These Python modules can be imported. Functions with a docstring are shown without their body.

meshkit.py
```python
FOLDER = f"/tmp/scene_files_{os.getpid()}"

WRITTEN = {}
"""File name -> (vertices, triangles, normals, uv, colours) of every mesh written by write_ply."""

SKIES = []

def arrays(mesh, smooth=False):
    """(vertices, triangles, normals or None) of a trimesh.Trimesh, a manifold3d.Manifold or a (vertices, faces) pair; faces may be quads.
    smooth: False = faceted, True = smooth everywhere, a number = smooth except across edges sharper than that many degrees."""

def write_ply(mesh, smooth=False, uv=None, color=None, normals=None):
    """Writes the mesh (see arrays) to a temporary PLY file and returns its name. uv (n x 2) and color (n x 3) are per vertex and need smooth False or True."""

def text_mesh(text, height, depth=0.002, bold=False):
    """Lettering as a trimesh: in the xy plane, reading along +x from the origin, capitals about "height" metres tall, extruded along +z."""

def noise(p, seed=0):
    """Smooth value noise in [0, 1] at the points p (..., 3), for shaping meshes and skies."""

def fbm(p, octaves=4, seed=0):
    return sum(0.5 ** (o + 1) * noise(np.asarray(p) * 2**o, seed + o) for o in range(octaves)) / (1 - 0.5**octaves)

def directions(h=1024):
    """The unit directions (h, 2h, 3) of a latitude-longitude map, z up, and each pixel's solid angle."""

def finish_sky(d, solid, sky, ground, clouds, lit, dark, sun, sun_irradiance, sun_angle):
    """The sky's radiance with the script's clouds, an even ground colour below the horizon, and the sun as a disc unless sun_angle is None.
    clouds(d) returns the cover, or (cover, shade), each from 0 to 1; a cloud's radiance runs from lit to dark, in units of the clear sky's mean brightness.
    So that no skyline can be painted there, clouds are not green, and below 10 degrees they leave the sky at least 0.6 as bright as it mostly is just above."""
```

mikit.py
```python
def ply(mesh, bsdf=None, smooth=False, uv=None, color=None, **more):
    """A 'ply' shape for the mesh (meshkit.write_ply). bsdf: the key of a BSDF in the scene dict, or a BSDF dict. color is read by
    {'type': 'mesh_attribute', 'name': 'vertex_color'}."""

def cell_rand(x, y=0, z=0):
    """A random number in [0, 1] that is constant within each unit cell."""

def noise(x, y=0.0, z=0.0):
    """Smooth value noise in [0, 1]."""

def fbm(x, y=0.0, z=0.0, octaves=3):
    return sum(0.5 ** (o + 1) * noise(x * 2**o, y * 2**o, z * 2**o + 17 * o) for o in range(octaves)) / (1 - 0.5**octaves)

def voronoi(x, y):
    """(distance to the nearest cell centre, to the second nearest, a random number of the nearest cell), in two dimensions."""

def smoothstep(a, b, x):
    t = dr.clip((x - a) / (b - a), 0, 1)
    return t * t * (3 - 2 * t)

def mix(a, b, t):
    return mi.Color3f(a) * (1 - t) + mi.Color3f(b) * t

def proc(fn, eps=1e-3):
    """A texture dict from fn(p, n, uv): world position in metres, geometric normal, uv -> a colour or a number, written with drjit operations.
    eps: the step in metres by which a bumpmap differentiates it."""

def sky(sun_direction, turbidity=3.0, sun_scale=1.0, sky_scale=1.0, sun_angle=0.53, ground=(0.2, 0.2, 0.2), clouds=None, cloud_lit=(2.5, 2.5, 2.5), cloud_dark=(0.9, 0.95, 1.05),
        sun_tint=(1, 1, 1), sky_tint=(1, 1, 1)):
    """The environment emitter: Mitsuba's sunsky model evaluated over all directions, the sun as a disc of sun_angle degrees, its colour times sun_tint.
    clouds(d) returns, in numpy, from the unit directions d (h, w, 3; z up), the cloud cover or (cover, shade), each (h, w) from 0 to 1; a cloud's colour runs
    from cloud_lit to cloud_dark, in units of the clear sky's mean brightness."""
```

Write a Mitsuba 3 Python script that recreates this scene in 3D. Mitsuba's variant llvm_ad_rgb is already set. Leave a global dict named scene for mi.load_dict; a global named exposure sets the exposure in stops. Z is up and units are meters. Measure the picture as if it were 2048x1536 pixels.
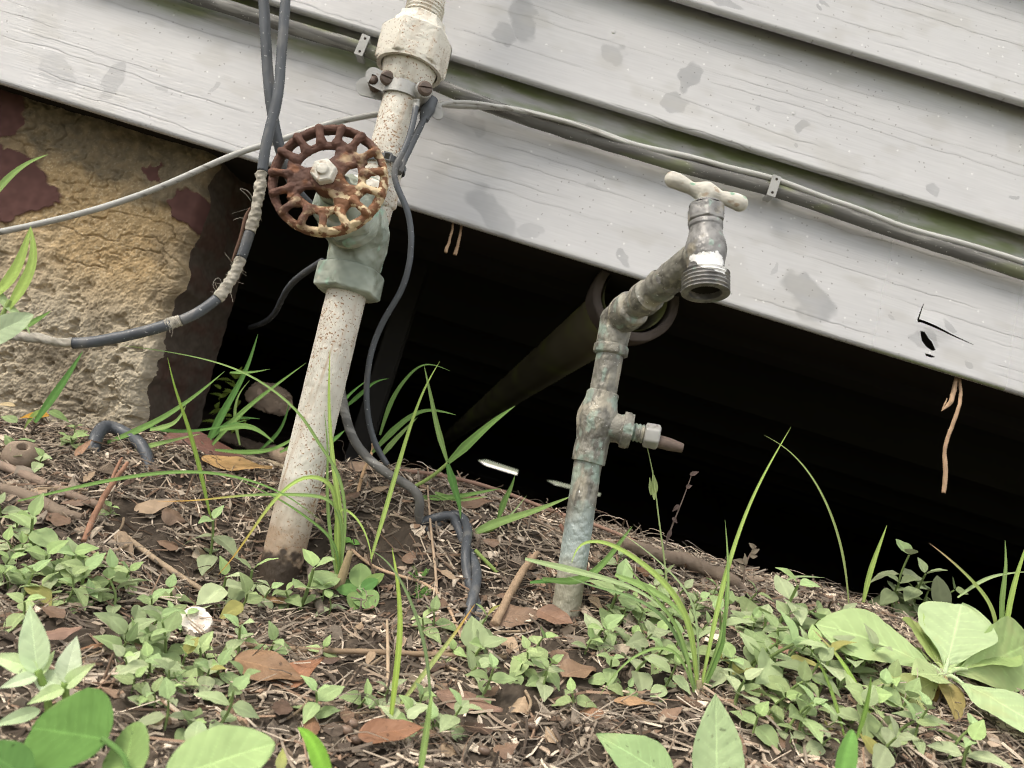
import math, random
import numpy as np, trimesh, manifold3d as m3, shapely
from shapely.geometry import Polygon
import drjit as dr
import mitsuba as mi
import mikit, meshkit
from mikit import proc, noise, fbm, voronoi, smoothstep, mix, cell_rand

rng = np.random.default_rng(7)
random.seed(7)
T = mi.ScalarTransform4f
scene, labels = {}, {}

# ------------------------------------------------------------------ camera, sky, exposure
PITCH, ROLL, FPX = math.radians(5.5), math.radians(17.0), 1600.0     # focal length in photo pixels (2048 wide)
EYE = np.array([0.0, 0.0, 0.13])
FWD = np.array([0, math.cos(PITCH), math.sin(PITCH)])
_R0, _U0 = np.array([1.0, 0, 0]), np.array([0, -math.sin(PITCH), math.cos(PITCH)])
RIGHT = math.cos(ROLL) * _R0 + math.sin(ROLL) * _U0
UP = -math.sin(ROLL) * _R0 + math.cos(ROLL) * _U0
scene['camera'] = {'type': 'thinlens', 'fov': math.degrees(2 * math.atan(1024 / FPX)), 'fov_axis': 'x', 'near_clip': 0.02, 'far_clip': 80.0,
                   'aperture_radius': 0.0008, 'focus_distance': 0.50,
                   'to_world': T().look_at(origin=EYE.tolist(), target=(EYE + FWD).tolist(), up=UP.tolist())}
scene['sky_light'] = mikit.sky((-0.62, -0.42, 0.80), turbidity=3, sun_scale=0.3, sun_angle=22, clouds=lambda d: 1.0,
                               cloud_lit=(1.9, 1.9, 1.9), ground=(0.16, 0.17, 0.13), sun_tint=(.88, .97, 1.12))
exposure = 3.15

# ------------------------------------------------------------------ helpers
def ray(px, py):
    return FWD + (px - 1024) / FPX * RIGHT - (py - 768) / FPX * UP
def at(px, py, Y):
    """The point at depth Y in front of the house that is seen at this place of the survey photo."""
    d = ray(px, py)
    return EYE + d * (Y / d[1])
def unit(v):
    v = np.asarray(v, float)
    return v / (np.linalg.norm(v) + 1e-12)
def lin(r, g, b):
    c = np.array([r, g, b]) / 255.0
    return np.where(c < 0.04045, c / 12.92, ((c + 0.055) / 1.055) ** 2.4)
_taken = {}
def key_for(name, parent=None):
    base = f'{parent}__{name}' if parent else name
    n = _taken.get(base, 0)
    _taken[base] = n + 1
    return base if n == 0 else f'{base}_{n:03d}'
def thing(name, label=None, cat=None, group=None, kind=None):
    k = key_for(name)
    labels[k] = {a: b for a, b in (('label', label), ('category', cat), ('group', group), ('kind', kind)) if b}
    return k
def put(key, mesh, bsdf, smooth=False, color=None):
    scene[key] = mikit.ply(mesh, bsdf, smooth=smooth, color=color)
    return key
def part(parent, name, mesh, bsdf, smooth=False, color=None, label=None, kind=None):
    k = key_for(name, parent)
    put(k, mesh, bsdf, smooth, color)
    if label or kind:
        labels[k] = {a: b for a, b in (('label', label), ('kind', kind)) if b}
    return k
class MB:
    """Collects pieces of one mesh, with a colour per vertex."""
    def __init__(self): self.v, self.f, self.c, self.n = [], [], [], 0
    def add(self, v, f, c=None):
        v, f = np.asarray(v, float), np.asarray(f, int)
        if f.shape[1] == 4: f = np.vstack([f[:, [0, 1, 2]], f[:, [0, 2, 3]]])
        self.v.append(v); self.f.append(f + self.n); self.n += len(v)
        self.c.append(np.broadcast_to(np.asarray(c if c is not None else [.5, .5, .5], float), (len(v), 3)))
        return self
    def mesh(self): return np.vstack(self.v), np.vstack(self.f)
    def color(self): return np.clip(np.vstack(self.c), 0, 1)
def grid_faces(nu, nv, closed=False):
    i, j = np.meshgrid(np.arange(nu - 1), np.arange(nv if closed else nv - 1), indexing='ij')
    j2 = (j + 1) % nv
    return np.stack([i * nv + j, i * nv + j2, (i + 1) * nv + j2, (i + 1) * nv + j], -1).reshape(-1, 4)
def spline(pts, n=40):
    p = np.asarray(pts, float)
    if len(p) < 3:
        return p[0] + (p[-1] - p[0]) * np.linspace(0, 1, n)[:, None]
    d = np.r_[0, np.cumsum(np.linalg.norm(np.diff(p, axis=0), axis=1) ** 0.6)]
    from scipy.interpolate import PchipInterpolator, CubicSpline
    return CubicSpline(d, p, bc_type='natural')(np.linspace(0, d[-1], n))
def frames(p):
    t = np.gradient(p, axis=0); t /= np.linalg.norm(t, axis=1, keepdims=True) + 1e-12
    a = np.cross(t[0], [0, -1, 0.2]); a = unit(a)
    A = []
    for k in range(len(p)):
        a = unit(a - t[k] * (a @ t[k])); A.append(a)
    A = np.array(A)
    return t, A, np.cross(t, A)
def tube(pts, r, sides=12, n=40, cap=True, smooth_path=True):
    p = spline(pts, n) if smooth_path else np.asarray(pts, float)
    r = np.asarray(r, float)
    if r.ndim == 0: r = np.full(len(p), float(r))
    elif len(r) != len(p): r = np.interp(np.linspace(0, 1, len(p)), np.linspace(0, 1, len(r)), r)
    t, a, b = frames(p)
    ang = np.arange(sides) * 2 * np.pi / sides
    v = p[:, None] + r[:, None, None] * (np.cos(ang)[None, :, None] * a[:, None] + np.sin(ang)[None, :, None] * b[:, None])
    v = v.reshape(-1, 3); f = grid_faces(len(p), sides, True)
    f = np.vstack([f[:, [0, 1, 2]], f[:, [0, 2, 3]]])
    if cap:
        m = len(v); v = np.vstack([v, p[0], p[-1]])
        i = np.arange(sides); j = (i + 1) % sides; e = (len(p) - 1) * sides
        f = np.vstack([f, np.stack([j, i, i * 0 + m], 1), np.stack([e + i, e + j, i * 0 + m + 1], 1)])
    return v, f
def basis(axis, ref=None):
    z = unit(axis)
    x = np.asarray(ref if ref is not None else RIGHT, float)
    x = unit(x - z * (x @ z))
    return x, np.cross(z, x), z
def lathe(profile, origin, axis, sides=40, ref=None):
    """profile: (radius, distance along the axis) pairs; a sharp corner is given twice."""
    x, y, z = basis(axis, ref)
    pr = np.asarray(profile, float)
    ang = np.arange(sides) * 2 * np.pi / sides
    ring = np.cos(ang)[:, None] * x + np.sin(ang)[:, None] * y
    v = np.asarray(origin) + pr[:, None, :1] * ring[None] + pr[:, None, 1:] * z
    f = grid_faces(len(pr), sides, True)[:, ::-1]
    return v.reshape(-1, 3), f
def hexa(r, t0, t1, origin, axis, ref=None, sides=6, chamfer=0.0012, hole=0.0, turn=0.0):
    """A hexagon nut across corners 2r with worn edges."""
    x, y, z = basis(axis, ref)
    n = sides * 6
    ang = np.arange(n) * 2 * np.pi / n
    k = np.pi / sides
    loc = (ang % (2 * k)) - k
    rad = r * np.cos(k) / np.cos(loc)
    rad = np.minimum(rad, r * 0.985)
    ring = np.cos(ang + turn)[:, None] * x + np.sin(ang + turn)[:, None] * y
    rc = np.minimum(rad, r * np.cos(k) * 1.03)
    rows = []
    for rr, t in ((np.full(n, hole), t0), (rc - chamfer, t0), (rad - chamfer * .3, t0 + chamfer * .8), (rad, t0 + chamfer * 1.6), (rad, t1 - chamfer * 1.6),
                  (rad - chamfer * .3, t1 - chamfer * .8), (rc - chamfer, t1), (np.full(n, hole), t1)):
        rows.append(np.asarray(origin) + rr[:, None] * ring + t * z)
    return np.vstack(rows), grid_faces(len(rows), n, True)[:, ::-1]
def jitter(mesh, amp, scale, seed=0):
    v, f = mesh
    v = np.asarray(v, float)
    d = np.stack([meshkit.fbm(v * scale + s * 31.7, 3, seed) - .5 for s in range(3)], 1)
    return v + d * 2 * amp, f
def join(*ms):
    b = MB()
    for v, f in ms: b.add(v, f)
    return b.mesh()
def hulls(joints, bones, length, it=12, subdiv=True):
    """Smooth cast body: hulls of spheres along bones, joined, refined and smoothed."""
    def ball(k):
        p, r = joints[k]
        return m3.Manifold.sphere(float(r), 20).translate(tuple(map(float, p)))
    M = m3.Manifold.batch_boolean([m3.Manifold.batch_hull([ball(k) for k in b]) for b in bones], m3.OpType.Add)
    return smooth_manifold(M, length, it)
def smooth_manifold(M, length, it=10):
    M = M.refine_to_length(length)
    g = M.to_mesh()
    tm = trimesh.Trimesh(np.array(g.vert_properties[:, :3]), np.array(g.tri_verts), process=False)
    tm.merge_vertices()
    if it: trimesh.smoothing.filter_taubin(tm, lamb=0.5, nu=0.52, iterations=it)
    return np.array(tm.vertices), np.array(tm.faces)
def manifold_of(v, f):
    f = np.asarray(f)
    if f.shape[1] == 4: f = np.vstack([f[:, [0, 1, 2]], f[:, [0, 2, 3]]])
    tm = trimesh.Trimesh(np.asarray(v, float), f, process=False)
    tm.merge_vertices(digits_vertex=8); tm.update_faces(tm.nondegenerate_faces()); tm.remove_unreferenced_vertices()
    if tm.volume < 0: tm.invert()
    return m3.Manifold(m3.Mesh(np.asarray(tm.vertices, np.float32), np.asarray(tm.faces, np.uint32)))

# ------------------------------------------------------------------ ground shape
Yw = 0.600                                                  # face of the cladding
_cp = [(0, 872, .60), (140, 872, .60), (275, 876, .60), (430, 905, .70), (560, 940, .64), (700, 945, .585), (560, 1165, .53), (640, 1150, .53), (480, 1130, .53),
       (800, 968, .58), (950, 1010, .575), (1200, 1085, .56), (1400, 1148, .56), (1700, 1215, .545), (2040, 1290, .545),
       (1130, 1225, .50), (940, 1195, .50), (760, 1180, .51), (0, 1080, .47), (0, 1300, .37), (0, 1536, .285), (250, 1060, .50), (250, 1250, .42), (250, 1536, .30),
       (400, 1300, .42), (600, 1400, .38), (600, 1536, .32), (1000, 1350, .425), (1000, 1536, .345), (1400, 1350, .43), (1400, 1536, .35), (1250, 1250, .49),
       (1800, 1350, .45), (1600, 1280, .49), (1700, 1500, .37), (2048, 1536, .37), (2048, 1400, .45)]
_cw = [at(*c) for c in _cp]
_cw += [np.array(c) for c in [(-.9, .6, .06), (-.5, .8, .05), (-.35, .85, .045), (0, .9, .045), (.4, .9, .05), (1, .8, .07), (-1, 1.4, .03), (0, 1.5, .03), (1, 1.5, .04), (-.7, .3, -.02), (.8, .35, .07),
        (-1.2, 0, -.02), (0, .05, -.03), (1.2, 0, .02), (-2, -1, -.05), (2, -1, 0), (0, -1.5, -.05), (-3, 4, 0.02), (3, 4, .02), (0, 4, .02), (-4, -4, -.05), (4, -4, -.05), (-5, 6, 0), (5, 6, 0), (0, 6, .02)]]
_cw = np.array(_cw)
from scipy.interpolate import RBFInterpolator
_rbf = RBFInterpolator(_cw[:, :2], _cw[:, 2], kernel='linear', smoothing=0.004)
_gx = np.unique(np.r_[np.linspace(-12, -.62, 24), np.linspace(-.62, .66, 200), np.linspace(.66, 12, 24)])
_gy = np.unique(np.r_[np.linspace(-12, .1, 30), np.linspace(.1, 1.0, 150), np.linspace(1.0, 14, 30)])
_XX, _YY = np.meshgrid(_gx, _gy, indexing='ij')
_q = np.clip(np.c_[_XX.ravel(), _YY.ravel()], [-5, -4], [5, 6])
_ZZ = _rbf(_q).reshape(_XX.shape)
from scipy.ndimage import gaussian_filter
_inner = gaussian_filter(_ZZ, 2.0); _ZZ = _inner
from scipy.interpolate import RegularGridInterpolator
_gi = RegularGridInterpolator((_gx, _gy), _ZZ, bounds_error=False, fill_value=0.0)
def micro(x, y):
    p = np.stack([np.asarray(x, float), np.asarray(y, float), np.zeros_like(np.asarray(x, float))], -1)
    a = meshkit.fbm(p * 28, 3, 3) - .5
    b = meshkit.fbm(p * 110, 3, 5) - .5
    c = meshkit.fbm(p * 420, 2, 9) - .5
    w = np.clip((np.abs(np.asarray(x)) < 1.2) & (np.asarray(y) > -.3) & (np.asarray(y) < 1.5), 0, 1)
    return w * (a * .012 + b * .007 + c * .003)
def gz(x, y, fine=True):
    x, y = np.asarray(x, float), np.asarray(y, float)
    z = _gi(np.stack([x, y], -1))
    z = z + micro(x, y) if fine else z
    return z if x.ndim else float(np.ravel(z)[0])
def ground_at(px, py):
    d = ray(px, py)
    s = np.linspace(.2, 1.4, 1200)
    p = EYE + s[:, None] * d
    below = p[:, 2] < gz(p[:, 0], p[:, 1])
    k = np.argmax(below) if below.any() else 400
    q = p[k].copy(); q[2] = float(gz(q[0], q[1]))
    return q
def gpt(x, y, up=0.0):
    return np.array([x, y, float(gz(x, y)) + up])

# ------------------------------------------------------------------ materials
def diffuse_vc(rough=0.85, spec=0.3, **kw):
    return {'type': 'twosided', 'b': {'type': 'principled', 'base_color': {'type': 'mesh_attribute', 'name': 'vertex_color'}, 'roughness': rough, 'specular': spec, **kw}}
scene['m_rough'] = diffuse_vc(0.9, 0.2)
scene['m_satin'] = diffuse_vc(0.42, 0.5)
scene['m_leaf'] = {'type': 'principledthin', 'base_color': {'type': 'mesh_attribute', 'name': 'vertex_color'}, 'roughness': 0.42, 'diff_trans': 0.5, 'eta': 1.4, 'spec_trans': 0.0}
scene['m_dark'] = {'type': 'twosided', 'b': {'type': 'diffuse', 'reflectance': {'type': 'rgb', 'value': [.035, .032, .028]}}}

# the drip marks on the cladding, as (photo x, photo y, half width, half height, lean, strength)
MARKS = [(118, 150, 46, 34, -.5, .5), (226, 160, 26, 46, .45, .75), (325, 172, 16, 10, 0, .5), (434, 172, 8, 22, .2, .5), (1046, 38, 34, 62, .75, .9), (1010, 76, 34, 22, .2, .85), (1226, 102, 30, 30, .5, .75),
         (1378, 148, 22, 36, .3, .95), (1352, 200, 30, 26, .4, .8), (1602, 255, 14, 26, .2, .9), (1584, 286, 9, 10, 0, .8), (1446, 14, 46, 14, .3, .9), (1648, 6, 10, 9, 0, .8), (1640, 19, 6, 5, 0, .8),
         (985, 425, 72, 32, -.15, .65), (1060, 462, 30, 18, .1, .5), (1243, 516, 18, 13, 0, .8), (1548, 536, 7, 24, .05, .55), (1612, 592, 62, 44, -.12, .95), (1860, 372, 13, 14, .6, .8), (2033, 392, 14, 11, 0, .8),
         (1938, 722, 11, 12, 0, .8), (1896, 652, 13, 12, 0, .7), (1842, 684, 30, 26, .3, .7), (950, 240, 34, 18, 0, .35), (1516, 214, 7, 10, .3, .7), (700, 300, 40, 20, 0, .25), (1775, 640, 10, 8, 0, .5), (560, 290, 30, 20, 0, .2), (1190, 372, 14, 9, 0, .3)]
_mk = []
for (mx, my, a, b, lean, st) in MARKS:
    p = at(mx, my, Yw + .006); s = (Yw + .006) / FPX
    c_, s_ = math.cos(lean - ROLL), math.sin(lean - ROLL)
    _mk.append((p[0], p[2], a * s, b * s, c_, s_, st))
ZL = [at(1024, 479, Yw)[2], at(1024, 153, Yw)[2], at(1024, -105, Yw)[2]]
ZL += [ZL[2] + .105, ZL[2] + .21]
def grain_height(p):
    x, z = p.x, p.z
    w = (noise(x * 5.0, z * 30.0) - .5) * .010 + (noise(x * 45.0, z * 60.0, 3.0) - .5) * .0026 + (noise(x * 140.0, z * 40.0, 5.0) - .5) * .0010
    s = (z + w) / .0115
    i = dr.floor(s); f = s - i
    off = .25 + .5 * cell_rand(i, 5, 2)
    d = dr.abs(f - off) * .0125
    on = smoothstep(.50, .68, noise(x * 9.0 + cell_rand(i, 1, 7) * 50.0, i * 3.7, 2.0))
    line = (1 - smoothstep(.00012, .0006, d)) * on
    fine = noise(x * 60.0, z * 1400.0, 1.0)
    return line, fine
def vinyl_color(p, n, uv):
    x, z = p.x, p.z
    line, fine = grain_height(p)
    wx = x + (noise(x * 160., z * 160., 4.) - .5) * .006 + (noise(x * 60., z * 60., 9.) - .5) * .010
    wz = z + (noise(x * 160., z * 160., 14.) - .5) * .006 + (noise(x * 60., z * 60., 19.) - .5) * .010
    st = mi.Float(0)
    for (cx, cz, a, b, c_, s_, k) in _mk:
        u, v = (wx - cx) * c_ + (wz - cz) * s_, (wz - cz) * c_ - (wx - cx) * s_
        q = dr.square(u / a) + dr.square(v / b)
        st = dr.maximum(st, (1 - smoothstep(.55, 1.06, q)) * k)
    base = mix((.45, .45, .455), (.385, .385, .395), fbm(x * 14, z * 30, 1.0))
    base = base * (.96 + .08 * fine)
    base = mix(base, (.215, .22, .228), st * (.50 + .3 * fbm(x * 120., z * 120., 21.)))
    base = mix(base, (.26, .26, .25), line * .30)
    # dust film, fly specks, pale droppings
    base = mix(base, (.33, .32, .295), .35 * smoothstep(.56, .8, fbm(x * 30, z * 55, 6.)))
    d1, d2, r = voronoi(x * 120., z * 120.)
    speck = (1 - smoothstep(.05, .10, d1)) * smoothstep(.70, .74, r) * smoothstep(.40, .7, noise(x * 12, z * 12, 8.))
    base = mix(base, (.12, .11, .10), speck * .5)
    e1, e2, q = voronoi(x * 80. + 31., z * 80. + 7.)
    white = (1 - smoothstep(.05, .08, e1)) * smoothstep(.86, .88, q)
    base = mix(base, (.66, .66, .65), white * .5)
    # algae and grime that grow on the ledges
    al = mi.Float(0)
    deep = smoothstep(Yw + .0125, Yw + .0150, p.y)
    for zl in ZL[1:3]:
        band = deep * smoothstep(zl - .040, zl - .010, z + (noise(x * 25., z * 80.) - .5) * .02) * 1.0
        band = band * (1 - smoothstep(zl + .020, zl + .026, z))
        al = dr.maximum(al, band * smoothstep(.28, .62, fbm(x * 26. + 3., z * 90., zl, octaves=4)) * (1.0 if zl == ZL[1] else .06))
    # the underside of each lip stays damp and carries more algae
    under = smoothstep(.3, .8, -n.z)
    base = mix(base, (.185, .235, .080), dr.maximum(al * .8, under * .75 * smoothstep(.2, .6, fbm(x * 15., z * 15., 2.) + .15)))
    return base
def vinyl_bump(p, n, uv):
    line, fine = grain_height(p)
    return fine * .00010 - line * .0004
scene['m_vinyl'] = {'type': 'twosided', 'b': {'type': 'bumpmap', 'bump_texture': proc(vinyl_bump, eps=3e-4), 'scale': 1.0,
                    'b': {'type': 'principled', 'base_color': proc(vinyl_color), 'roughness': 0.42, 'specular': 0.45}}}

def galv_color(p, n, uv):
    x, y, z = p.x, p.y, p.z
    base = mix((.66, .635, .565), (.54, .52, .46), fbm(x * 60, y * 60, z * 25, octaves=4))
    big = fbm(x * 22 + 5, y * 22, z * 14)
    sp = fbm(x * 850, y * 850, z * 850, octaves=2)
    dens = smoothstep(.42, .72, big) * .15 * (1 - smoothstep(.34, .46, z) * .6)
    rust = smoothstep(.70 - dens, .77 - dens, sp)
    base = mix(base, mix((.20, .085, .03), (.34, .17, .07), noise(x * 200, y * 200, z * 200)), rust * .85)
    streak = smoothstep(.54, .72, fbm(x * 150, y * 150, z * 9, octaves=4)) * (1 - .6 * smoothstep(.10, .30, z))
    base = mix(base, (.34, .20, .095), streak * .7)
    base = mix(base, (.42, .39, .33), smoothstep(.55, .75, fbm(x * 90 + 70, y * 90, z * 30, octaves=4)) * .7)
    # soil splash: a rough, mud coloured collar where the pipe leaves the ground
    soil = 1 - smoothstep(.030, .085, z + (fbm(x * 90, y * 90, z * 90) - .5) * .05)
    base = mix(base, (.27, .17, .10), soil * .8)
    wet = 1 - smoothstep(.028, .036, z + (fbm(x * 140, y * 140, z * 140) - .5) * .03)
    base = mix(base, (.055, .04, .03), wet)
    return base
def galv_bump(p, n, uv):
    return fbm(p.x * 300, p.y * 300, p.z * 300, octaves=3) * .0009
scene['m_galv'] = {'type': 'twosided', 'b': {'type': 'bumpmap', 'bump_texture': proc(galv_bump, eps=4e-4), 'scale': 1.0,
                   'b': {'type': 'principled', 'base_color': proc(galv_color), 'roughness': 0.6, 'specular': 0.35}}}

def bronze_color(p, n, uv):
    x, y, z = p.x, p.y, p.z
    base = mix((.25, .29, .245), (.42, .46, .40), smoothstep(.25, .75, fbm(x * 75, y * 75, z * 75, octaves=4)))
    base = mix(base, (.15, .16, .115), smoothstep(.54, .75, fbm(x * 60 + 9, y * 60, z * 60, octaves=4)) * .75)
    base = mix(base, (.33, .55, .44), smoothstep(.64, .76, fbm(x * 110, y * 110, z * 60 + 4)) * .7)
    base = mix(base, (.50, .46, .36), smoothstep(.62, .74, fbm(x * 90 + 40, y * 90, z * 90)) * .6)
    return base
scene['m_bronze'] = {'type': 'twosided', 'b': {'type': 'bumpmap', 'bump_texture': proc(galv_bump, eps=4e-4), 'scale': 1.7,
                     'b': {'type': 'principled', 'base_color': proc(bronze_color), 'roughness': 0.6, 'specular': 0.4}}}

def copper_color(p, n, uv):
    x, y, z = p.x, p.y, p.z
    base = mix((.13, .125, .11), (.25, .24, .205), smoothstep(.25, .75, fbm(x * 190, y * 190, z * 100, octaves=5)))
    base = mix(base, (.36, .33, .26), smoothstep(.52, .68, fbm(x * 160 + 2, y * 160, z * 45, octaves=5)) * .7)
    base = mix(base, (.085, .08, .07), smoothstep(.56, .7, fbm(x * 260, y * 260, z * 50, octaves=4)) * .7)
    verd = smoothstep(.52, .64, fbm(x * 150 + 11, y * 150, z * 70, octaves=5)) * smoothstep(.10, .14, z) * (1 - smoothstep(.235, .255, z))
    base = mix(base, (.30, .42, .36), verd * .5)
    low = (1 - smoothstep(.098, .125, z + (noise(x * 90, y * 90, z * 40) - .5) * .03))
    base = mix(base, (.40, .50, .50), low * .55)
    clay = 1 - smoothstep(.074, .086, z + (noise(x * 140, y * 140, z * 80) - .5) * .015)
    base = mix(base, (.31, .29, .22), clay * .9)
    dots = smoothstep(.93, .95, noise(x * 900, y * 900, z * 900))
    return mix(base, (.75, .76, .74), dots * .8)
scene['m_copper'] = {'type': 'twosided', 'b': {'type': 'bumpmap', 'bump_texture': proc(galv_bump, eps=4e-4), 'scale': 1.4,
                     'b': {'type': 'principled', 'base_color': proc(copper_color), 'roughness': 0.5, 'specular': 0.45, 'metallic': .15}}}

_hub = at(652, 343, .452); _wc = at(656, 352, .462)
def rust_color(p, n, uv):
    x, y, z = p.x, p.y, p.z
    base = mix((.060, .032, .025), (.125, .060, .042), fbm(x * 110, y * 110, z * 110, octaves=4))
    base = mix(base, (.22, .095, .045), smoothstep(.58, .76, fbm(x * 120 + 5, y * 120, z * 120)) * .7)
    base = mix(base, (.07, .04, .032), smoothstep(.6, .75, fbm(x * 150 + 25, y * 150, z * 150)) * .6)
    # flakes of old cream paint hold on around the hub and on the lower right of the wheel
    side = (x - float(_wc[0])) * .9 - (z - float(_wc[2])) * .55
    old = smoothstep(-.004, .028, side + (fbm(x * 150, y * 150, z * 150) - .5) * .05)
    chip = smoothstep(.49, .58, fbm(x * 220 + 60, y * 220, z * 220, octaves=4))
    base = mix(base, (.28, .135, .062), old * .5)
    base = mix(base, (.58, .47, .30), old * chip * .85)
    return base
def rust_bump(p, n, uv):
    return fbm(p.x * 260, p.y * 260, p.z * 260, octaves=3) * .0018
scene['m_rust'] = {'type': 'twosided', 'b': {'type': 'bumpmap', 'bump_texture': proc(rust_bump, eps=4e-4), 'scale': 1.0,
                   'b': {'type': 'principled', 'base_color': proc(rust_color), 'roughness': 0.75, 'specular': 0.3}}}

def chalk_color(p, n, uv):
    x, y, z = p.x, p.y, p.z
    base = mix((.58, .56, .50), (.40, .385, .34), smoothstep(.2, .8, fbm(x * 140, y * 140, z * 140, octaves=4)))
    base = mix(base, (.30, .20, .12), smoothstep(.62, .76, fbm(x * 220, y * 220, z * 220)) * .7)
    return mix(base, (.16, .30, .21), smoothstep(.70, .76, fbm(x * 100 + 33, y * 100, z * 100)) * .9)
scene['m_chalk'] = {'type': 'twosided', 'b': {'type': 'bumpmap', 'bump_texture': proc(galv_bump, eps=4e-4), 'scale': .8,
                    'b': {'type': 'principled', 'base_color': proc(chalk_color), 'roughness': 0.6, 'specular': 0.35}}}

def tin_color(p, n, uv):
    x, y, z = p.x, p.y, p.z
    base = mix((.40, .40, .385), (.29, .285, .27), fbm(x * 150, y * 150, z * 150))
    return mix(base, (.16, .11, .08), smoothstep(.66, .8, fbm(x * 180 + 8, y * 180, z * 180)) * .7)
scene['m_tin'] = {'type': 'twosided', 'b': {'type': 'principled', 'base_color': proc(tin_color), 'roughness': 0.45, 'specular': 0.5, 'metallic': .35}}
def rusty_screw(p, n, uv):
    return mix((.075, .058, .05), (.14, .10, .08), fbm(p.x * 400, p.y * 400, p.z * 400))
scene['m_screw'] = {'type': 'twosided', 'b': {'type': 'principled', 'base_color': proc(rusty_screw), 'roughness': 0.6, 'specular': 0.4}}

def cable_color(p, n, uv):
    x, y, z = p.x, p.y, p.z
    base = mix((.045, .05, .058), (.10, .11, .125), fbm(x * 50, y * 50, z * 50))
    base = mix(base, (.16, .155, .15), smoothstep(.55, .75, fbm(x * 120, y * 120, z * 40)) * .6)
    return mix(base, (.5, .5, .49), smoothstep(.88, .92, noise(x * 700, y * 700, z * 700)) * .5)
scene['m_cable'] = {'type': 'twosided', 'b': {'type': 'principled', 'base_color': proc(cable_color), 'roughness': 0.45, 'specular': 0.4}}
def grey_cable(p, n, uv):
    x, y, z = p.x, p.y, p.z
    base = mix((.15, .148, .14), (.095, .092, .088), fbm(x * 40, y * 40, z * 90))
    base = mix(base, (.28, .275, .26), smoothstep(.52, .7, fbm(x * 30 + 7, y * 200, z * 200)) * .7)
    base = mix(base, (.17, .19, .09), smoothstep(.58, .75, fbm(x * 26, y * 60, z * 60 + 3.)) * .6)
    return mix(base, (.6, .6, .58), smoothstep(.88, .92, noise(x * 700, y * 700, z * 700)) * .6)
scene['m_grey_cable'] = {'type': 'twosided', 'b': {'type': 'principled', 'base_color': proc(grey_cable), 'roughness': 0.7, 'specular': 0.25}}
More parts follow.
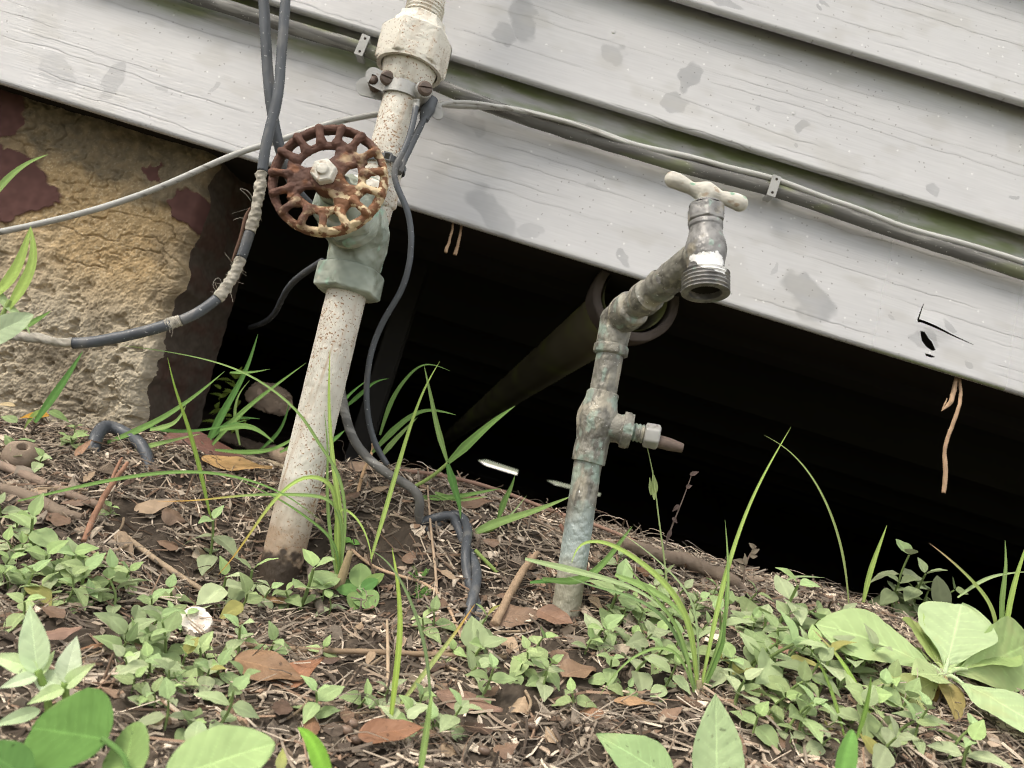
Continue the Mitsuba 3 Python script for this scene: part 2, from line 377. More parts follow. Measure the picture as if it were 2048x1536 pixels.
def white_cable(p, n, uv):
    x, y, z = p.x, p.y, p.z
    base = mix((.46, .46, .445), (.33, .33, .31), fbm(x * 60, y * 60, z * 160))
    return mix(base, (.14, .13, .11), smoothstep(.60, .76, fbm(x * 45 + 3, y * 300, z * 300)) * .7)
scene['m_white_cable'] = {'type': 'twosided', 'b': {'type': 'principled', 'base_color': proc(white_cable), 'roughness': 0.5, 'specular': 0.35}}

# ------------------------------------------------------------------ the ground
def soil_tone(x, y):
    p = np.stack([x, y, x * 0], -1)
    a = meshkit.fbm(p * 16, 3, 21)[..., None]; b = meshkit.fbm(p * 130, 3, 22)[..., None]; c = meshkit.noise(p * 600, 23)[..., None]
    dark, mid, pale = np.array([.024, .019, .015]), np.array([.085, .067, .051]), np.array([.15, .118, .09])
    col = dark + (mid - dark) * np.clip(a * 1.5 - .25, 0, 1)
    col = col + (pale - col) * np.clip((b - .55) * 3, 0, 1) * .7
    return col * (.7 + .6 * c)
_fx = np.unique(np.r_[np.linspace(-12, -.62, 30), np.arange(-.62, .66, .0017), np.linspace(.66, 12, 30)])
_fy = np.unique(np.r_[np.linspace(-12, .18, 40), np.arange(.18, .70, .0017), np.linspace(.70, 1.4, 90), np.linspace(1.4, 14, 40)])
_X, _Y = np.meshgrid(_fx, _fy, indexing='ij')
_Z = gz(_X, _Y)
gv = np.stack([_X, _Y, _Z], -1).reshape(-1, 3)
gf = grid_faces(len(_fx), len(_fy))
gtone = soil_tone(_X, _Y)
# past the garden bed worn grass; behind the house, ground paled to brighten the gaps
far = np.clip((np.maximum(np.abs(_X) - 1.0, np.maximum(-_Y - .2, _Y - 4.9)) / .8), 0, 1)[..., None]
gtone = gtone * (1 - far) + np.where((_Y > 5.0)[..., None], [.46, .44, .40], [.16, .16, .09]) * far
k = thing('ground', kind='structure')
put(k, (gv, gf), 'm_rough', True, np.clip(gtone.reshape(-1, 3), 0, 1))

# ------------------------------------------------------------------ the house: cladding, subfloor
house = thing('clad_house_wall', 'pale grey horizontal weatherboard cladding above the dark open subfloor', 'house wall')
XL, XR = -1.6, 2.4
def board_profile(zb, zt, nose):
    """(y, z) from the back of the drip lip, round the nose, up the face to under the next course."""
    r = .0032
    pts = [(Yw + .0075, zb + .009), (Yw + .0068, zb + .0012), (Yw + .005, zb + .0002)]
    for a in np.linspace(-80, 10, 8):
        pts.append((Yw + r - r * math.cos(math.radians(a)) * 1.0 + .0, zb + r + r * math.sin(math.radians(a))))
    n = 10
    for t in np.linspace(.08, 1, n):
        pts.append((Yw + .0002 + .0185 * t + .0012 * math.sin(t * math.pi), zb + r + (zt - zb - r + .016) * t))
    return np.array(pts)
TEAR = [[(1852.5, 606), (1851.3, 606), (1835.5, 638), (1836, 644), (1843, 645), (1947, 689.5), (1947, 688.8), (1850, 642), (1838.5, 638)],
        [(1840, 662), (1848, 664), (1856, 677), (1862, 684), (1868, 701), (1861, 702), (1850, 694), (1842, 682)],
        [(1846, 708), (1856, 710), (1866, 715), (1858, 716), (1848, 713)]]
def board(zb, zt, holes=()):
    prof = board_profile(zb, zt, True)
    s = np.r_[0, np.cumsum(np.linalg.norm(np.diff(prof, axis=0), axis=1))]
    if not len(holes):
        xs = np.arange(XL, XR + .001, .02)
        sag = (meshkit.fbm(np.stack([xs * 3, xs * 0 + zb * 50, xs * 0], -1), 2, 4) - .5) * .003
        v = np.stack([np.repeat(xs, len(prof)), np.tile(prof[:, 0], len(xs)), (np.tile(prof[:, 1], (len(xs), 1)) + sag[:, None]).ravel()], -1)
        return v, grid_faces(len(xs), len(prof))
    # the torn board: cut in the flat (x, s), then bent to the profile
    ss = np.interp
    def flat(px, py):
        p = at(px, py, Yw + .004)
        return p[0], float(np.interp(p[2], prof[10:, 1], s[10:]))
    cuts = [Polygon([flat(*q) for q in h]).buffer(.00006) for h in holes]
    bx = [min(c.bounds[0] for c in cuts) - .03, max(c.bounds[2] for c in cuts) + .03]
    sg = np.unique(np.r_[s, np.arange(0, s[-1], .004)])
    pf = np.c_[np.interp(sg, s, prof[:, 0]), np.interp(sg, s, prof[:, 1])]
    out = MB()
    for (xa, xb, fine) in ((XL, bx[0], 0), (bx[0], bx[1], 1), (bx[1], XR, 0)):
        if not fine:
            xs = np.linspace(xa, xb, max(2, int((xb - xa) / .02)))
            v = np.stack([np.repeat(xs, len(pf)), np.tile(pf[:, 0], len(xs)), np.tile(pf[:, 1], len(xs))], -1)
            out.add(v, grid_faces(len(xs), len(pf)))
        else:
            poly = shapely.box(xa, 0, xb, s[-1])
            for c in cuts: poly = poly.difference(c)
            # keep the triangles small: split into strips at the profile's nodes and in x
            tri = []
            xs = np.linspace(xa, xb, 40)
            for i in range(len(xs) - 1):
                for j in range(len(sg) - 1):
                    g = poly.intersection(shapely.box(xs[i], sg[j], xs[i + 1], sg[j + 1]))
                    for q in getattr(g, 'geoms', [g]):
                        if q.geom_type == 'Polygon' and q.area > 1e-10:
                            vv, ff = trimesh.creation.triangulate_polygon(q, engine='earcut')
                            tri.append((vv, ff))
            for vv, ff in tri:
                y = np.interp(vv[:, 1], s, prof[:, 0]); z = np.interp(vv[:, 1], s, prof[:, 1])
                # the torn flaps stand proud of the board
                a = at(1846, 650, Yw); d = np.hypot((vv[:, 0] - a[0] - .010) / .020, (z - a[2] - .004) / .012)
                y = y - .0022 * np.clip(1 - d, 0, 1)
                b3 = np.c_[vv[:, 0], y, z]
                n = np.cross(b3[ff[:, 1]] - b3[ff[:, 0]], b3[ff[:, 2]] - b3[ff[:, 0]]).sum(0)
                out.add(b3, ff if n[1] < 0 else ff[:, ::-1])
    return out.mesh()
for i in range(len(ZL) - 1):
    v, f = board(ZL[i], ZL[i + 1], TEAR if i == 0 else ())
    part(house, 'board', (v, f), 'm_vinyl', 40, label='lowest weatherboard, torn at its lower edge on the right' if i == 0 else None)
part(house, 'board', board(ZL[4], ZL[4] + 1.6), 'm_vinyl', 40)
for (px, py) in ((1586, 228), (506, 172), (1228, 60), (880, 312)):      # nail heads under the paint
    c = at(px, py, Yw + .0085); c[1] = Yw + .0002 + .0185 * np.clip((c[2] - max(z for z in ZL if z < c[2])) / .12, 0, 1) + .0008
    part(house, 'nail', lathe([(0, .0002), (.0013, .0001), (.0017, -.0003), (.0017, -.002)], c, [0, -1, .12], 14), 'm_vinyl', True)
# dark backing added behind the boards: stops light, stands for the void in the tear
mb = MB()
b = trimesh.creation.box(bounds=[(XL, Yw + .0215, ZL[0] + .006), (XR, Yw + .10, ZL[4] + 1.6)]); mb.add(b.vertices, b.faces)
part(house, 'wall_backing', mb.mesh(), 'm_dark')
floor = thing('house_subfloor', 'dark timber subfloor of the house with joists above the crawl space', 'subfloor')
mb = MB()
b = trimesh.creation.box(bounds=[(XL, Yw + .10, ZL[0] + .16), (XR, 4.9, ZL[0] + .20)])
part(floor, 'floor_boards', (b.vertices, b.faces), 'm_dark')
for j, y in enumerate(np.arange(.85, 4.7, .45)):
    b = trimesh.creation.box(bounds=[(XL, y, ZL[0] + .03), (XR, y + .05, ZL[0] + .158)])
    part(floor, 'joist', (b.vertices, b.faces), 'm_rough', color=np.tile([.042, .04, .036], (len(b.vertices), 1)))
b = trimesh.creation.box(bounds=[(XR, Yw + .02, -.3), (XR + .05, 4.9, ZL[0] + .3)])
part(floor, 'end_wall', (b.vertices, b.faces), 'm_dark')
b = trimesh.creation.box(bounds=[(XL - .05, 1.75, -.3), (XL, 4.9, ZL[0] + .3)])
part(floor, 'end_wall', (b.vertices, b.faces), 'm_dark')
# the near corner of the house: its skirting stops a hand above the soil, and daylight comes in under it
b = trimesh.creation.box(bounds=[(XL - .05, Yw + .18, .098), (XL - .002, 1.75, ZL[0] + .3)])
part(floor, 'corner_skirting', (b.vertices, b.faces), 'm_dark')
# the far wall, with the two gaps that daylight comes through
FY = 4.85
g1, g2 = at(955, 922, FY), at(1036, 945, FY)
h1, h2 = at(1093, 962, FY), at(1203, 990, FY)
wallp = shapely.box(XL, -.3, XR, ZL[0] + .22)
for (a, c, t) in ((g1, g2, .024), (h1, h2, .015)):
    wallp = wallp.difference(Polygon([(a[0], a[2] + .004), (a[0] + .05, a[2] + t), (c[0], c[2] + t * .6), (c[0], c[2] - t * .7), (a[0] + .06, a[2] - t * .5)]))
w = trimesh.creation.extrude_polygon(wallp, .05, engine='earcut')
w.vertices = np.c_[w.vertices[:, 0], FY + w.vertices[:, 2], w.vertices[:, 1]]
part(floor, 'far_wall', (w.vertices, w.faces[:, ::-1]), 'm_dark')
pp = at(828, 560, .95)
b = trimesh.creation.box(bounds=[(pp[0] - .012, .94, -.05), (pp[0] + .012, .964, ZL[0] + .03)])
pk = thing('floor_post', 'thin dark upright post in the gloom behind the black wire', 'post')
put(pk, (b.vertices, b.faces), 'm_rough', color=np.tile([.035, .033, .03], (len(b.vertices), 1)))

# ------------------------------------------------------------------ the rendered pier
pier = thing('stone_pier', 'rough ochre rendered masonry pier with dark red paint flakes at the left', 'pier')
xr = at(404, 400, Yw + .042)[0]
xr2 = at(276, 860, Yw + .042)[0]
PX0, PZ0, PZ1, PY = -.52, -.03, ZL[0] + .012, Yw + .042
nx, nz = 460, 440
U, W_ = np.meshgrid(np.linspace(PX0, (xr + xr2) / 2, nx), np.linspace(PZ0, PZ1, nz), indexing='ij')
q = np.stack([U, W_, U * 0], -1)
def F(s, o=4, seed=0): return meshkit.fbm(q * s, o, seed)
warp = (F(30, 3, 61) - .5) * .05
# remnants of paint, as outlines in the photograph's own corner of the wall
def pt(px, py):
    p = at(px, py, PY); return (p[0], p[2])
patches = [Polygon([pt(*c) for c in poly]) for poly in (
    [(-120, 290), (60, 305), (75, 350), (110, 375), (105, 405), (60, 420), (30, 440), (-60, 430), (-140, 420)],
    [(-100, 180), (60, 190), (55, 235), (40, 262), (10, 275), (-120, 270)],
    [(345, 398), (385, 385), (415, 410), (412, 470), (372, 440)],
    [(300, 330), (335, 335), (330, 370), (305, 360)])]
pts2 = shapely.points(np.c_[(U + (F(70, 4, 71) - .5) * .022).ravel(), (W_ + (F(70, 4, 72) - .5) * .022).ravel()])
paint = np.zeros(U.size)
for g in patches:
    paint = np.maximum(paint, np.where(shapely.contains(g, pts2), 1.0, np.clip(1 - shapely.distance(g, pts2) / .0012, 0, 1)))
paint = paint.reshape(U.shape)
topm = np.clip((W_ + (F(45, 3, 73) - .5) * .05 - (ZL[0] - .048)) / .016, 0, 1) * np.clip(1.2 - paint, 0, 1)   # old mortar, with overhang shade painted in, under the boards
rough = (F(34, 3, 62) - .5) * .0075 + (F(150, 4, 63) - .5) * .0040 + (F(700, 2, 75) - .5) * .0020
ridge = np.abs(F(np.array([38, 75, 1]), 3, 65) - .5)
pits = np.clip((F(np.array([95, 130, 1]), 3, 64) - .60) / .12, 0, 1)
cracks = np.clip(1 - ridge / .035, 0, 1) * np.clip((F(14, 2, 77) - .45) * 5, 0, 1)
lower = np.clip((ZL[0] - .10 - W_) / .08, 0, 1)
depth = rough * (.75 + .4 * lower) - pits * .0040 * (.35 + lower) - cracks * .0022
dep = depth * (1 - paint) + paint * (.0022 + (F(120, 2, 66) - .5) * .001) + topm * .004 * F(70, 3, 76)
edge = np.clip((U - (PX0 + (U.max() - PX0) * .965)) / (.035 * (U.max() - PX0)), 0, 1)
Yp = PY - dep + edge ** 2 * .010 * (.4 + F(60, 3, 67))
# the right arris is broken back unevenly and follows the leaning edge of the pier
arr = (meshkit.fbm(np.stack([W_ * 40, W_ * 0, W_ * 0], -1), 3, 68) - .5) * .016
lean_ = (W_ - .06) / (ZL[0] - .06) * (xr - xr2)
Up = U + np.clip((U - (U.max() - .06)) / .06, 0, 1) * (arr + lean_ - (xr - xr2) / 2)
fv = np.stack([Up, Yp, W_], -1).reshape(-1, 3)
och, sand, grey, mould_shade, red = map(np.array, ([.38, .275, .15], [.42, .345, .235], [.34, .31, .25], [.105, .092, .068], [.10, .050, .044]))
tone = F(22, 3, 69)[..., None]
hz = np.clip((W_ - (ZL[0] - .17)) / .08, 0, 1)[..., None]
col = sand + (och - sand) * np.clip(tone * 1.6 - .4 + .4 * hz, 0, 1)
col = col + (grey - col) * np.clip(1.15 - hz * 1.4, 0, 1) * .75
col = col * (.72 + .5 * F(300, 2, 70)[..., None])
grit = np.clip((F(900, 1, 78) - .72) / .1, 0, 1)[..., None]
col = col + (np.array([.62, .52, .36]) - col) * grit * .5
col = col + (mould_shade - col) * np.clip(topm, 0, 1)[..., None] * (.92 - .35 * F(160, 2, 79)[..., None])  # mould stain, darkened further to paint the shade below the boards
dirt = np.clip((F(28, 3, 74) - .60) / .12, 0, 1)[..., None]
col = col + (np.array([.14, .11, .075]) - col) * dirt * .55
col = col + (red * (.8 + .4 * F(200, 2, 80)[..., None]) - col) * paint[..., None]
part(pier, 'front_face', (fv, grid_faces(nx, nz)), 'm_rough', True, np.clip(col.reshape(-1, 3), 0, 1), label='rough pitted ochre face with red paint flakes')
# right flank and top, in brick smeared with mortar
ns = 60
ev = fv.reshape(nx, nz, 3)[-1]
sd = np.linspace(0, 1, ns)
back = np.stack([ev[:, 0] * 0 + (xr + xr2) / 2 + lean_[-1] - (xr - xr2) / 2 + .001, ev[:, 1] * 0 + PY + .125, ev[:, 2]], -1)
sv = ev[:, None] * (1 - sd[None, :, None]) + back[:, None] * sd[None, :, None]
sq = sv * 1.0
sn = (meshkit.fbm(sq * 60, 3, 81) - .5) * .006 * np.clip(sd * 6, 0, 1)[None]
sv[..., 0] += sn
brick = np.clip((meshkit.fbm(sq * np.array([30, 30, 55]), 3, 82) - .45) * 6, 0, 1)[..., None]
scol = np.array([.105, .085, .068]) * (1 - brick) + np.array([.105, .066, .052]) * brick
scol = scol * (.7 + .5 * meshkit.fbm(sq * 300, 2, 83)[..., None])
part(pier, 'side_face', (sv.reshape(-1, 3), grid_faces(nz, ns)[:, ::-1]), 'm_rough', True, np.clip(scol.reshape(-1, 3), 0, 1), label='shadowed brick flank smeared with mortar')
b = trimesh.creation.box(bounds=[(PX0 - .02, PY + .014, PZ0), ((xr + xr2) / 2 - abs(xr - xr2) / 2 - .006, PY + .122, PZ1 - .002)])
part(pier, 'core', (b.vertices, b.faces), 'm_dark')

# ------------------------------------------------------------------ the main riser with its valve
riser = thing('main_water_pipe', 'rust-speckled cream steel water pipe with a green bronze valve and a rusty handwheel', 'water pipe')
pA, pB = at(546, 1200, .528), at(697, 572, .540)
pC, pD = at(741, 440, .5425), at(873, -70, .549)
R = .0134
def rough_tube(a, b, r, n=120, sides=40, amp=.0002):
    v, f = tube([a, b], r, sides, n, cap=True)
    return jitter((v, f), amp, 160, 5)
part(riser, 'lower_pipe', rough_tube(pA + (pA - pB) * .2, pB + (pB - pA) * .03, R), 'm_galv', True)
ax = unit(pD - pC)
def on_axis(py):
    """The point of the upper pipe's axis that lies at this height."""
    k = (py - 440) / (-70 - 440)
    return at(741 + (873 - 741) * k, py, .5425 + (.549 - .5425) * k)
part(riser, 'upper_pipe', join(rough_tube(pC, on_axis(150), R * .98, 60), rough_tube(on_axis(60), pD + (pD - pC) * .9, R * .96, 80)), 'm_galv', True)
# exposed thread at the top of the union
o = on_axis(36); L = np.linalg.norm(on_axis(8) - on_axis(36))
pr = []
for t in np.linspace(0, L, 36): pr.append((R * .985 + .0007 * math.sin(t / .0014 * math.pi), t))
part(riser, 'pipe_thread', lathe(pr, o, ax, 40), 'm_galv', True)
# union nut
un = on_axis(140); UL = np.linalg.norm(on_axis(66) - un)
nut = MB()
for m in (hexa(.0262, 0, UL * .97, un, ax, turn=.30, chamfer=.0016, hole=.0205), lathe([(.0205, .003), (.0205, -.0005), (.0235, -.0008), (.0236, .003)], un, ax, 48),
          lathe([(.0215, UL * .95), (.0212, UL * 1.02), (.0180, UL * 1.18), (.0175, UL * 1.30), (.0140, UL * 1.38)], un, ax, 8)):
    nut.add(*jitter(m, .0004, 120, 2))
part(riser, 'union_nut', nut.mesh(), 'm_galv', 35, label='large cream painted hexagon union nut')
sl = on_axis(172); SLn = np.linalg.norm(un - sl)
part(riser, 'union_sleeve', jitter(lathe([(R * .98, -.006), (.0158, -.002), (.0170, .002), (.0185, SLn * .7), (.0205, SLn + .006), (.0208, SLn + .008)], sl, ax, 48), .0004, 120, 4), 'm_galv', True)

# valve: body in line with the pipe, bonnet towards the garden
B0 = at(717, 470, .540); Hh = at(651, 341, .450)
S = unit(Hh - B0); SL = np.linalg.norm(Hh - B0)
low = unit(pB - pA)
dn = -unit(low + ax)
c0 = at(712, 512, .5405)
body = hulls({'a': (pB + low * .012, .0185), 'b': (c0 + low * .008, .0200), 'c': (B0, .0215), 'd': (B0 + ax * .016, .0165), 'e': (B0 + ax * .030, .0150), 's': (B0 + S * .006, .0185), 't': (B0 + S * .026, .0165)},
             [('a', 'b'), ('b', 'c'), ('c', 'd'), ('d', 'e'), ('s', 't'), ('c', 't')], .0016, 6)
part(riser, 'valve_body', jitter(body, .0011, 130, 6), 'm_bronze', True, label='grey-green weathered bronze valve body')
hx = pB - low * .006
part(riser, 'valve_nut', jitter(hexa(.0236, 0, .0185, hx, low, turn=.38, chamfer=.0014, hole=.0125), .0004, 140, 7), 'm_bronze', 40, label='grey-green hexagon at the foot of the valve')
part(riser, 'valve_nut', jitter(hexa(.0205, 0, .014, B0 + ax * .022, ax, turn=.1, chamfer=.0016, hole=.012), .0010, 120, 8), 'm_galv', 40)
part(riser, 'bonnet', join(jitter(lathe([(.0180, .022), (.0200, .024), (.0206, .0248), (.0206, .0305), (.0198, .033), (.0150, .0345)], B0, S, 56), .0003, 120, 1),
     jitter(hexa(.0208, .034, .052, B0, S, turn=.25, chamfer=.0016), .0004, 120, 3),
     lathe([(.0150, .0515), (.0125, .055), (.0105, .062), (.0100, .066)], B0, S, 40), hexa(.0105, .062, .073, B0, S, turn=.6, chamfer=.0008), lathe([(.0045, .07), (.0045, SL)], B0, S, 24)), 'm_bronze', 35)
# handwheel
wheel = part(riser, 'handwheel', hexa(.001, 0, .001, Hh, S), 'm_rust', label='rusty cast handwheel with ribbed rim')
xw, yw, zw = basis(S, RIGHT)
R0 = .0358
W0 = Hh - S * .010 - xw * .0016 + yw * .0006
def wp(r, a, t): return W0 + r * (math.cos(a) * xw + math.sin(a) * yw) + t * zw
def ringpath(r, t, n): return [wp(r, a, t) for a in np.linspace(0, 2 * math.pi, n, endpoint=False)]
def cap_(p, q, rp, rq): return m3.Manifold.batch_hull([m3.Manifold.sphere(rp, 12).translate(tuple(map(float, p))), m3.Manifold.sphere(rq, 12).translate(tuple(map(float, q)))])
solid = []
n = 48
for t in (-.0042, -.0014):                                     # rim: a band
    ring = ringpath(R0 - .0026, t - .0004, n)
    solid += [cap_(ring[i], ring[(i + 1) % n], .0024, .0024) for i in range(n)]
for r, t in ((.0214, .0), (.0202, .0)):                        # inner ring
    ring = ringpath(r, t, n)
    solid += [cap_(ring[i], ring[(i + 1) % n], .0018, .0018) for i in range(n)]
web = np.array([[.0198, -.0016], [.0230, -.0016], [.0230, .0012], [.0198, .0012]])
webM = manifold_of(*lathe(np.vstack([web, web[:1]]), W0, S, 48))
solid.append(webM)
NR = 15
for k in range(NR):
    a = 2 * math.pi * (k + .22) / NR + (rng.random() - .5) * .03
    pts = [wp(.0222, a, .0000), wp(.0250, a, .0012), wp(.0305, a, .0016), wp(R0 - .0032, a, .0006), wp(R0 - .0028, a, -.0045)]
    rr = [.0038, .0024, .0023, .0028, .0026]
    solid += [cap_(pts[i], pts[i + 1], rr[i], rr[i + 1]) for i in range(4)]
for a, w in ((math.pi + .05, .0054), (math.pi / 2 - .72, .0046), (-math.pi / 2 + .78, .0048)):   # three spokes
    side = -math.sin(a) * xw + math.cos(a) * yw
    ball_ = lambda p, r: m3.Manifold.sphere(r, 12).translate(tuple(map(float, p)))
    solid.append(m3.Manifold.batch_hull([ball_(wp(.006, a, .0005) + side * s * w * .9, .0026) for s in (-1, 1)] + [ball_(wp(.0135, a, .0002) + side * s * w * .85, .0024) for s in (-1, 1)]))
    solid.append(m3.Manifold.batch_hull([ball_(wp(.0135, a, .0002) + side * s * w * .85, .0024) for s in (-1, 1)] + [ball_(wp(.0215, a, -.0002) + side * s * w * 2.1, .0021) for s in (-1, 1)]))
hubM = manifold_of(*lathe([(0, -.011), (.0085, -.011), (.0098, -.006), (.0098, .0025), (.0090, .0045), (0, .0045)], W0, S, 32))
M = m3.Manifold.batch_boolean(solid + [hubM], m3.OpType.Add)
wm = smooth_manifold(M, .0010, 8)
scene[wheel] = mikit.ply(jitter(wm, .0005, 260, 9), 'm_rust', smooth=True)
part(wheel, 'hub_nut', jitter(hexa(.0078, 0, .0065, W0 + S * .0040, S, turn=.20, chamfer=.0008), .00015, 200, 2), 'm_chalk', 35, label='cream painted hexagon nut in the middle of the wheel')
part(wheel, 'stem_end', lathe([(.0036, .009), (.0036, .0118), (.0030, .0124), (0, .0122)], W0, S, 24), 'm_chalk', True)

# earth clamp round the pipe under the union
cl = thing('pipe_earth_clamp', 'dull tin earth clamp with two rusty slotted screws round the pipe under the union nut', 'pipe clamp')
cc = on_axis(186)
out = unit(-FWD - ax * (-FWD @ ax)); sdv = np.cross(ax, out); sdv = sdv if sdv @ RIGHT > 0 else -sdv
def band(c, r, th, h, a0, a1, n=40):
    """A strip bent round the pipe from angle a0 to a1 (0 = towards the garden, positive to the right)."""
    rows = []
    for a in np.linspace(a0, a1, n):
        d = math.cos(a) * out + math.sin(a) * sdv
        for rr, t in ((r, -h), (r, h), (r + th, h), (r + th, -h)): rows.append(c + d * rr + ax * t)
    return np.array(rows), grid_faces(n, 4, True)
def plate(p, q, w, th, nrm, wdir, r0=True):
    """A flat lug from p to q with a round end at q."""
    d = unit(q - p); L = np.linalg.norm(q - p)
    poly = shapely.box(0, -w, L, w).union(shapely.Point(L, 0).buffer(w)) if r0 else shapely.box(0, -w, L, w)
    e = trimesh.creation.extrude_polygon(poly, th, engine='earcut')
    v = p + e.vertices[:, :1] * d + e.vertices[:, 1:2] * wdir + e.vertices[:, 2:] * nrm
    return v, e.faces
tin = MB()
tin.add(*band(cc, R + .0008, .0013, .0062, -1.15, 1.0))
p0 = cc + (math.cos(-1.15) * out + math.sin(-1.15) * sdv) * (R + .001)
tin.add(*plate(cc + out * (R * .55) - sdv * R * .80, cc + out * (R * .62) - sdv * (R + .0062) + ax * .002, .0068, .0014, unit(out - sdv * .12), ax))
part(cl, 'front_strap', jitter(tin.mesh(), .0004, 120, 3), 'm_tin', 40)
tb = MB()
tb.add(*band(cc - ax * .002, R + .0008, .0013, .0062, math.pi - 1.35, math.pi + 1.25))
tb.add(*plate(cc - out * R * .35 - sdv * R * .80, cc - out * R * .15 - sdv * (R + .0135) - ax * .001, .0070, .0014, out, ax))
tb.add(*plate(cc - out * R * .35 + sdv * R * .80, cc - out * R * .3 + sdv * (R + .012) - ax * .006, .0058, .0014, out, ax))
part(cl, 'rear_strap', jitter(tb.mesh(), .0004, 120, 4), 'm_tin', 40)
lug = cc + out * (R * .55) + sdv * (R * 1.05) - ax * .0005
part(cl, 'lug', jitter(lathe([(0, -.012), (.0058, -.012), (.0062, -.008), (.0062, .006), (.0055, .0072), (0, .0072)], lug, unit(out * .9 + sdv * .35), 28), .0004, 150, 5), 'm_tin', True)
def screw(c, d, r, slot):
    h = manifold_of(*lathe([(0, -.012), (r * .55, -.012), (r * .55, 0), (r, 0), (r, .0022), (r * .75, .0036), (0, .0040)], c, d, 28))
    x, y, z = basis(d)
    bx_ = trimesh.creation.box((r * 2.4, .0012, .0030))
    bx_.vertices = c + bx_.vertices[:, :1] * (x * math.cos(slot) + y * math.sin(slot)) + bx_.vertices[:, 1:2] * (-x * math.sin(slot) + y * math.cos(slot)) + (bx_.vertices[:, 2:] + .0040) * z
    return smooth_manifold(h - manifold_of(bx_.vertices, bx_.faces), .0014, 0)
s1 = cc + out * (R * .80 + .0014) - sdv * (R * .80) + ax * .002
part(cl, 'screw', screw(s1, unit(out * .9 - UP * .25 + RIGHT * .2), .0050, -.35), 'm_screw', 35)
s2 = lug + unit(out * .9 + sdv * .35) * .0068
part(cl, 'screw', screw(s2, unit(out * .9 + sdv * .35), .0052, .0), 'm_screw', 35)
part(cl, 'rear_screw', lathe([(0, -.010), (.0038, -.010), (.0038, .012), (0, .012)], cc - sdv * (R + .0075) - out * .002, out, 20), 'm_screw', True)

# ------------------------------------------------------------------ the garden tap on its own copper riser
tap = thing('garden_tap', 'weathered brass garden tap on a grey-green copper riser with a capped tee', 'tap')
t0, t1, t2, t3 = at(1129, 1240, .499), at(1176, 925, .502), at(1206, 785, .504), at(1227, 672, .506)
low2 = unit(t1 - t0)
part(tap, 'lower_pipe', rough_tube(t0 - low2 * .03, t1 + low2 * .004, .0088, 90, 36), 'm_copper', True)
up2 = unit(t3 - t2)
part(tap, 'upper_pipe', rough_tube(t2 - up2 * .004, t3, .0087, 60, 36), 'm_copper', True)
# tee with a bulge at the branch
td = unit(t2 - t1); TL = np.linalg.norm(t2 - t1)
tee = lathe([(.0086, -.0005), (.0106, 0), (.0107, .008), (.0104, TL * .30), (.0118, TL * .42), (.0132, TL * .56), (.0130, TL * .68), (.0112, TL * .82), (.0102, TL * .90), (.0103, TL * .985), (.0099, TL), (.0086, TL)], t1, td, 44)
bc = t1 + td * TL * .55
bd = unit(at(1337, 891, .497) - at(1183, 858, .502)); bd = unit(bd - td * (bd @ td))
br = lathe([(.0100, 0), (.0098, .010), (.0090, .0145), (.0098, .0165)], bc, bd, 36)
mark = MB()
fr = unit(-FWD - td * (-FWD @ td)); mp = bc + fr * .0123 + td * .002
for (du, dv, w, h) in ((-.0014, 0, .0007, .0032), (.0014, -.0004, .0007, .0030), (0, 0, .0016, .0006)):
    bb = trimesh.creation.box((2 * w, .0012, 2 * h)); rr_ = np.cross(td, fr)
    mark.add(mp + (bb.vertices[:, :1] + du) * rr_ + bb.vertices[:, 1:2] * fr + (bb.vertices[:, 2:] + dv) * td, bb.faces)
part(tap, 'tee', join(jitter(tee, .0005, 110, 6), jitter(br, .0004, 120, 2), mark.mesh()), 'm_copper', True, label='bulging copper tee streaked with verdigris')
plug = part(tap, 'tee_plug', jitter(lathe([(.0060, .016), (.0112, .0165), (.0115, .0172), (.0115, .0205), (.0110, .0212), (.0108, .0212), (.0108, .0225), (.0058, .0228)], bc, bd, 40), .0003, 130, 2), 'm_copper', 35)
pr = [(.0056 + .0004 * math.sin(t / .0012 * math.pi), t) for t in np.linspace(.022, .034, 44)]
part(plug, 'thread', lathe(pr, bc, bd, 30), 'm_copper', True)
part(plug, 'nut', jitter(hexa(.0080, .0305, .0400, bc, bd, turn=.35, chamfer=.0008), .0002, 150, 3), 'm_tin', 35)
bd2 = unit(bd + low2 * -.06)
part(plug, 'stub', lathe([(.0042, .039), (.0040, .048), (.0029, .0555), (.0026, .0558), (0, .0558)], bc, bd2, 24), 'm_screw', 50)
# elbow at the top of the riser
Btap = at(1404, 507, .430)
e0 = t3 + up2 * .010
ia = unit(Btap - e0)
elb = hulls({'a': (t3 - up2 * .004, .0103), 'b': (e0, .0108), 'c': (e0 + ia * .014, .0106)}, [('a', 'b'), ('b', 'c')], .0018, 4)
part(tap, 'elbow', join(jitter(elb, .0004, 120, 7), lathe([(.0090, -.001), (.0112, 0), (.0112, .005), (.0100, .006)], t3 - up2 * .012, up2, 36)), 'm_copper', True)
IL = np.linalg.norm(Btap - e0)
pr = [(.0080, .008), (.0116, .0085), (.0120, .012), (.0118, .019), (.0108, .0205), (.0086, .0212), (.0084, .028), (.0102, .0288), (.0106, .031), (.0104, .0375), (.0090, .0385), (.0084, .040), (.0084, .046), (.0098, .047), (.0100, .0505), (.0090, .052), (.0092, .060), (.0094, IL)]
part(tap, 'inlet', jitter(lathe(pr, e0, ia, 44), .0002, 120, 4), 'm_copper', 40)
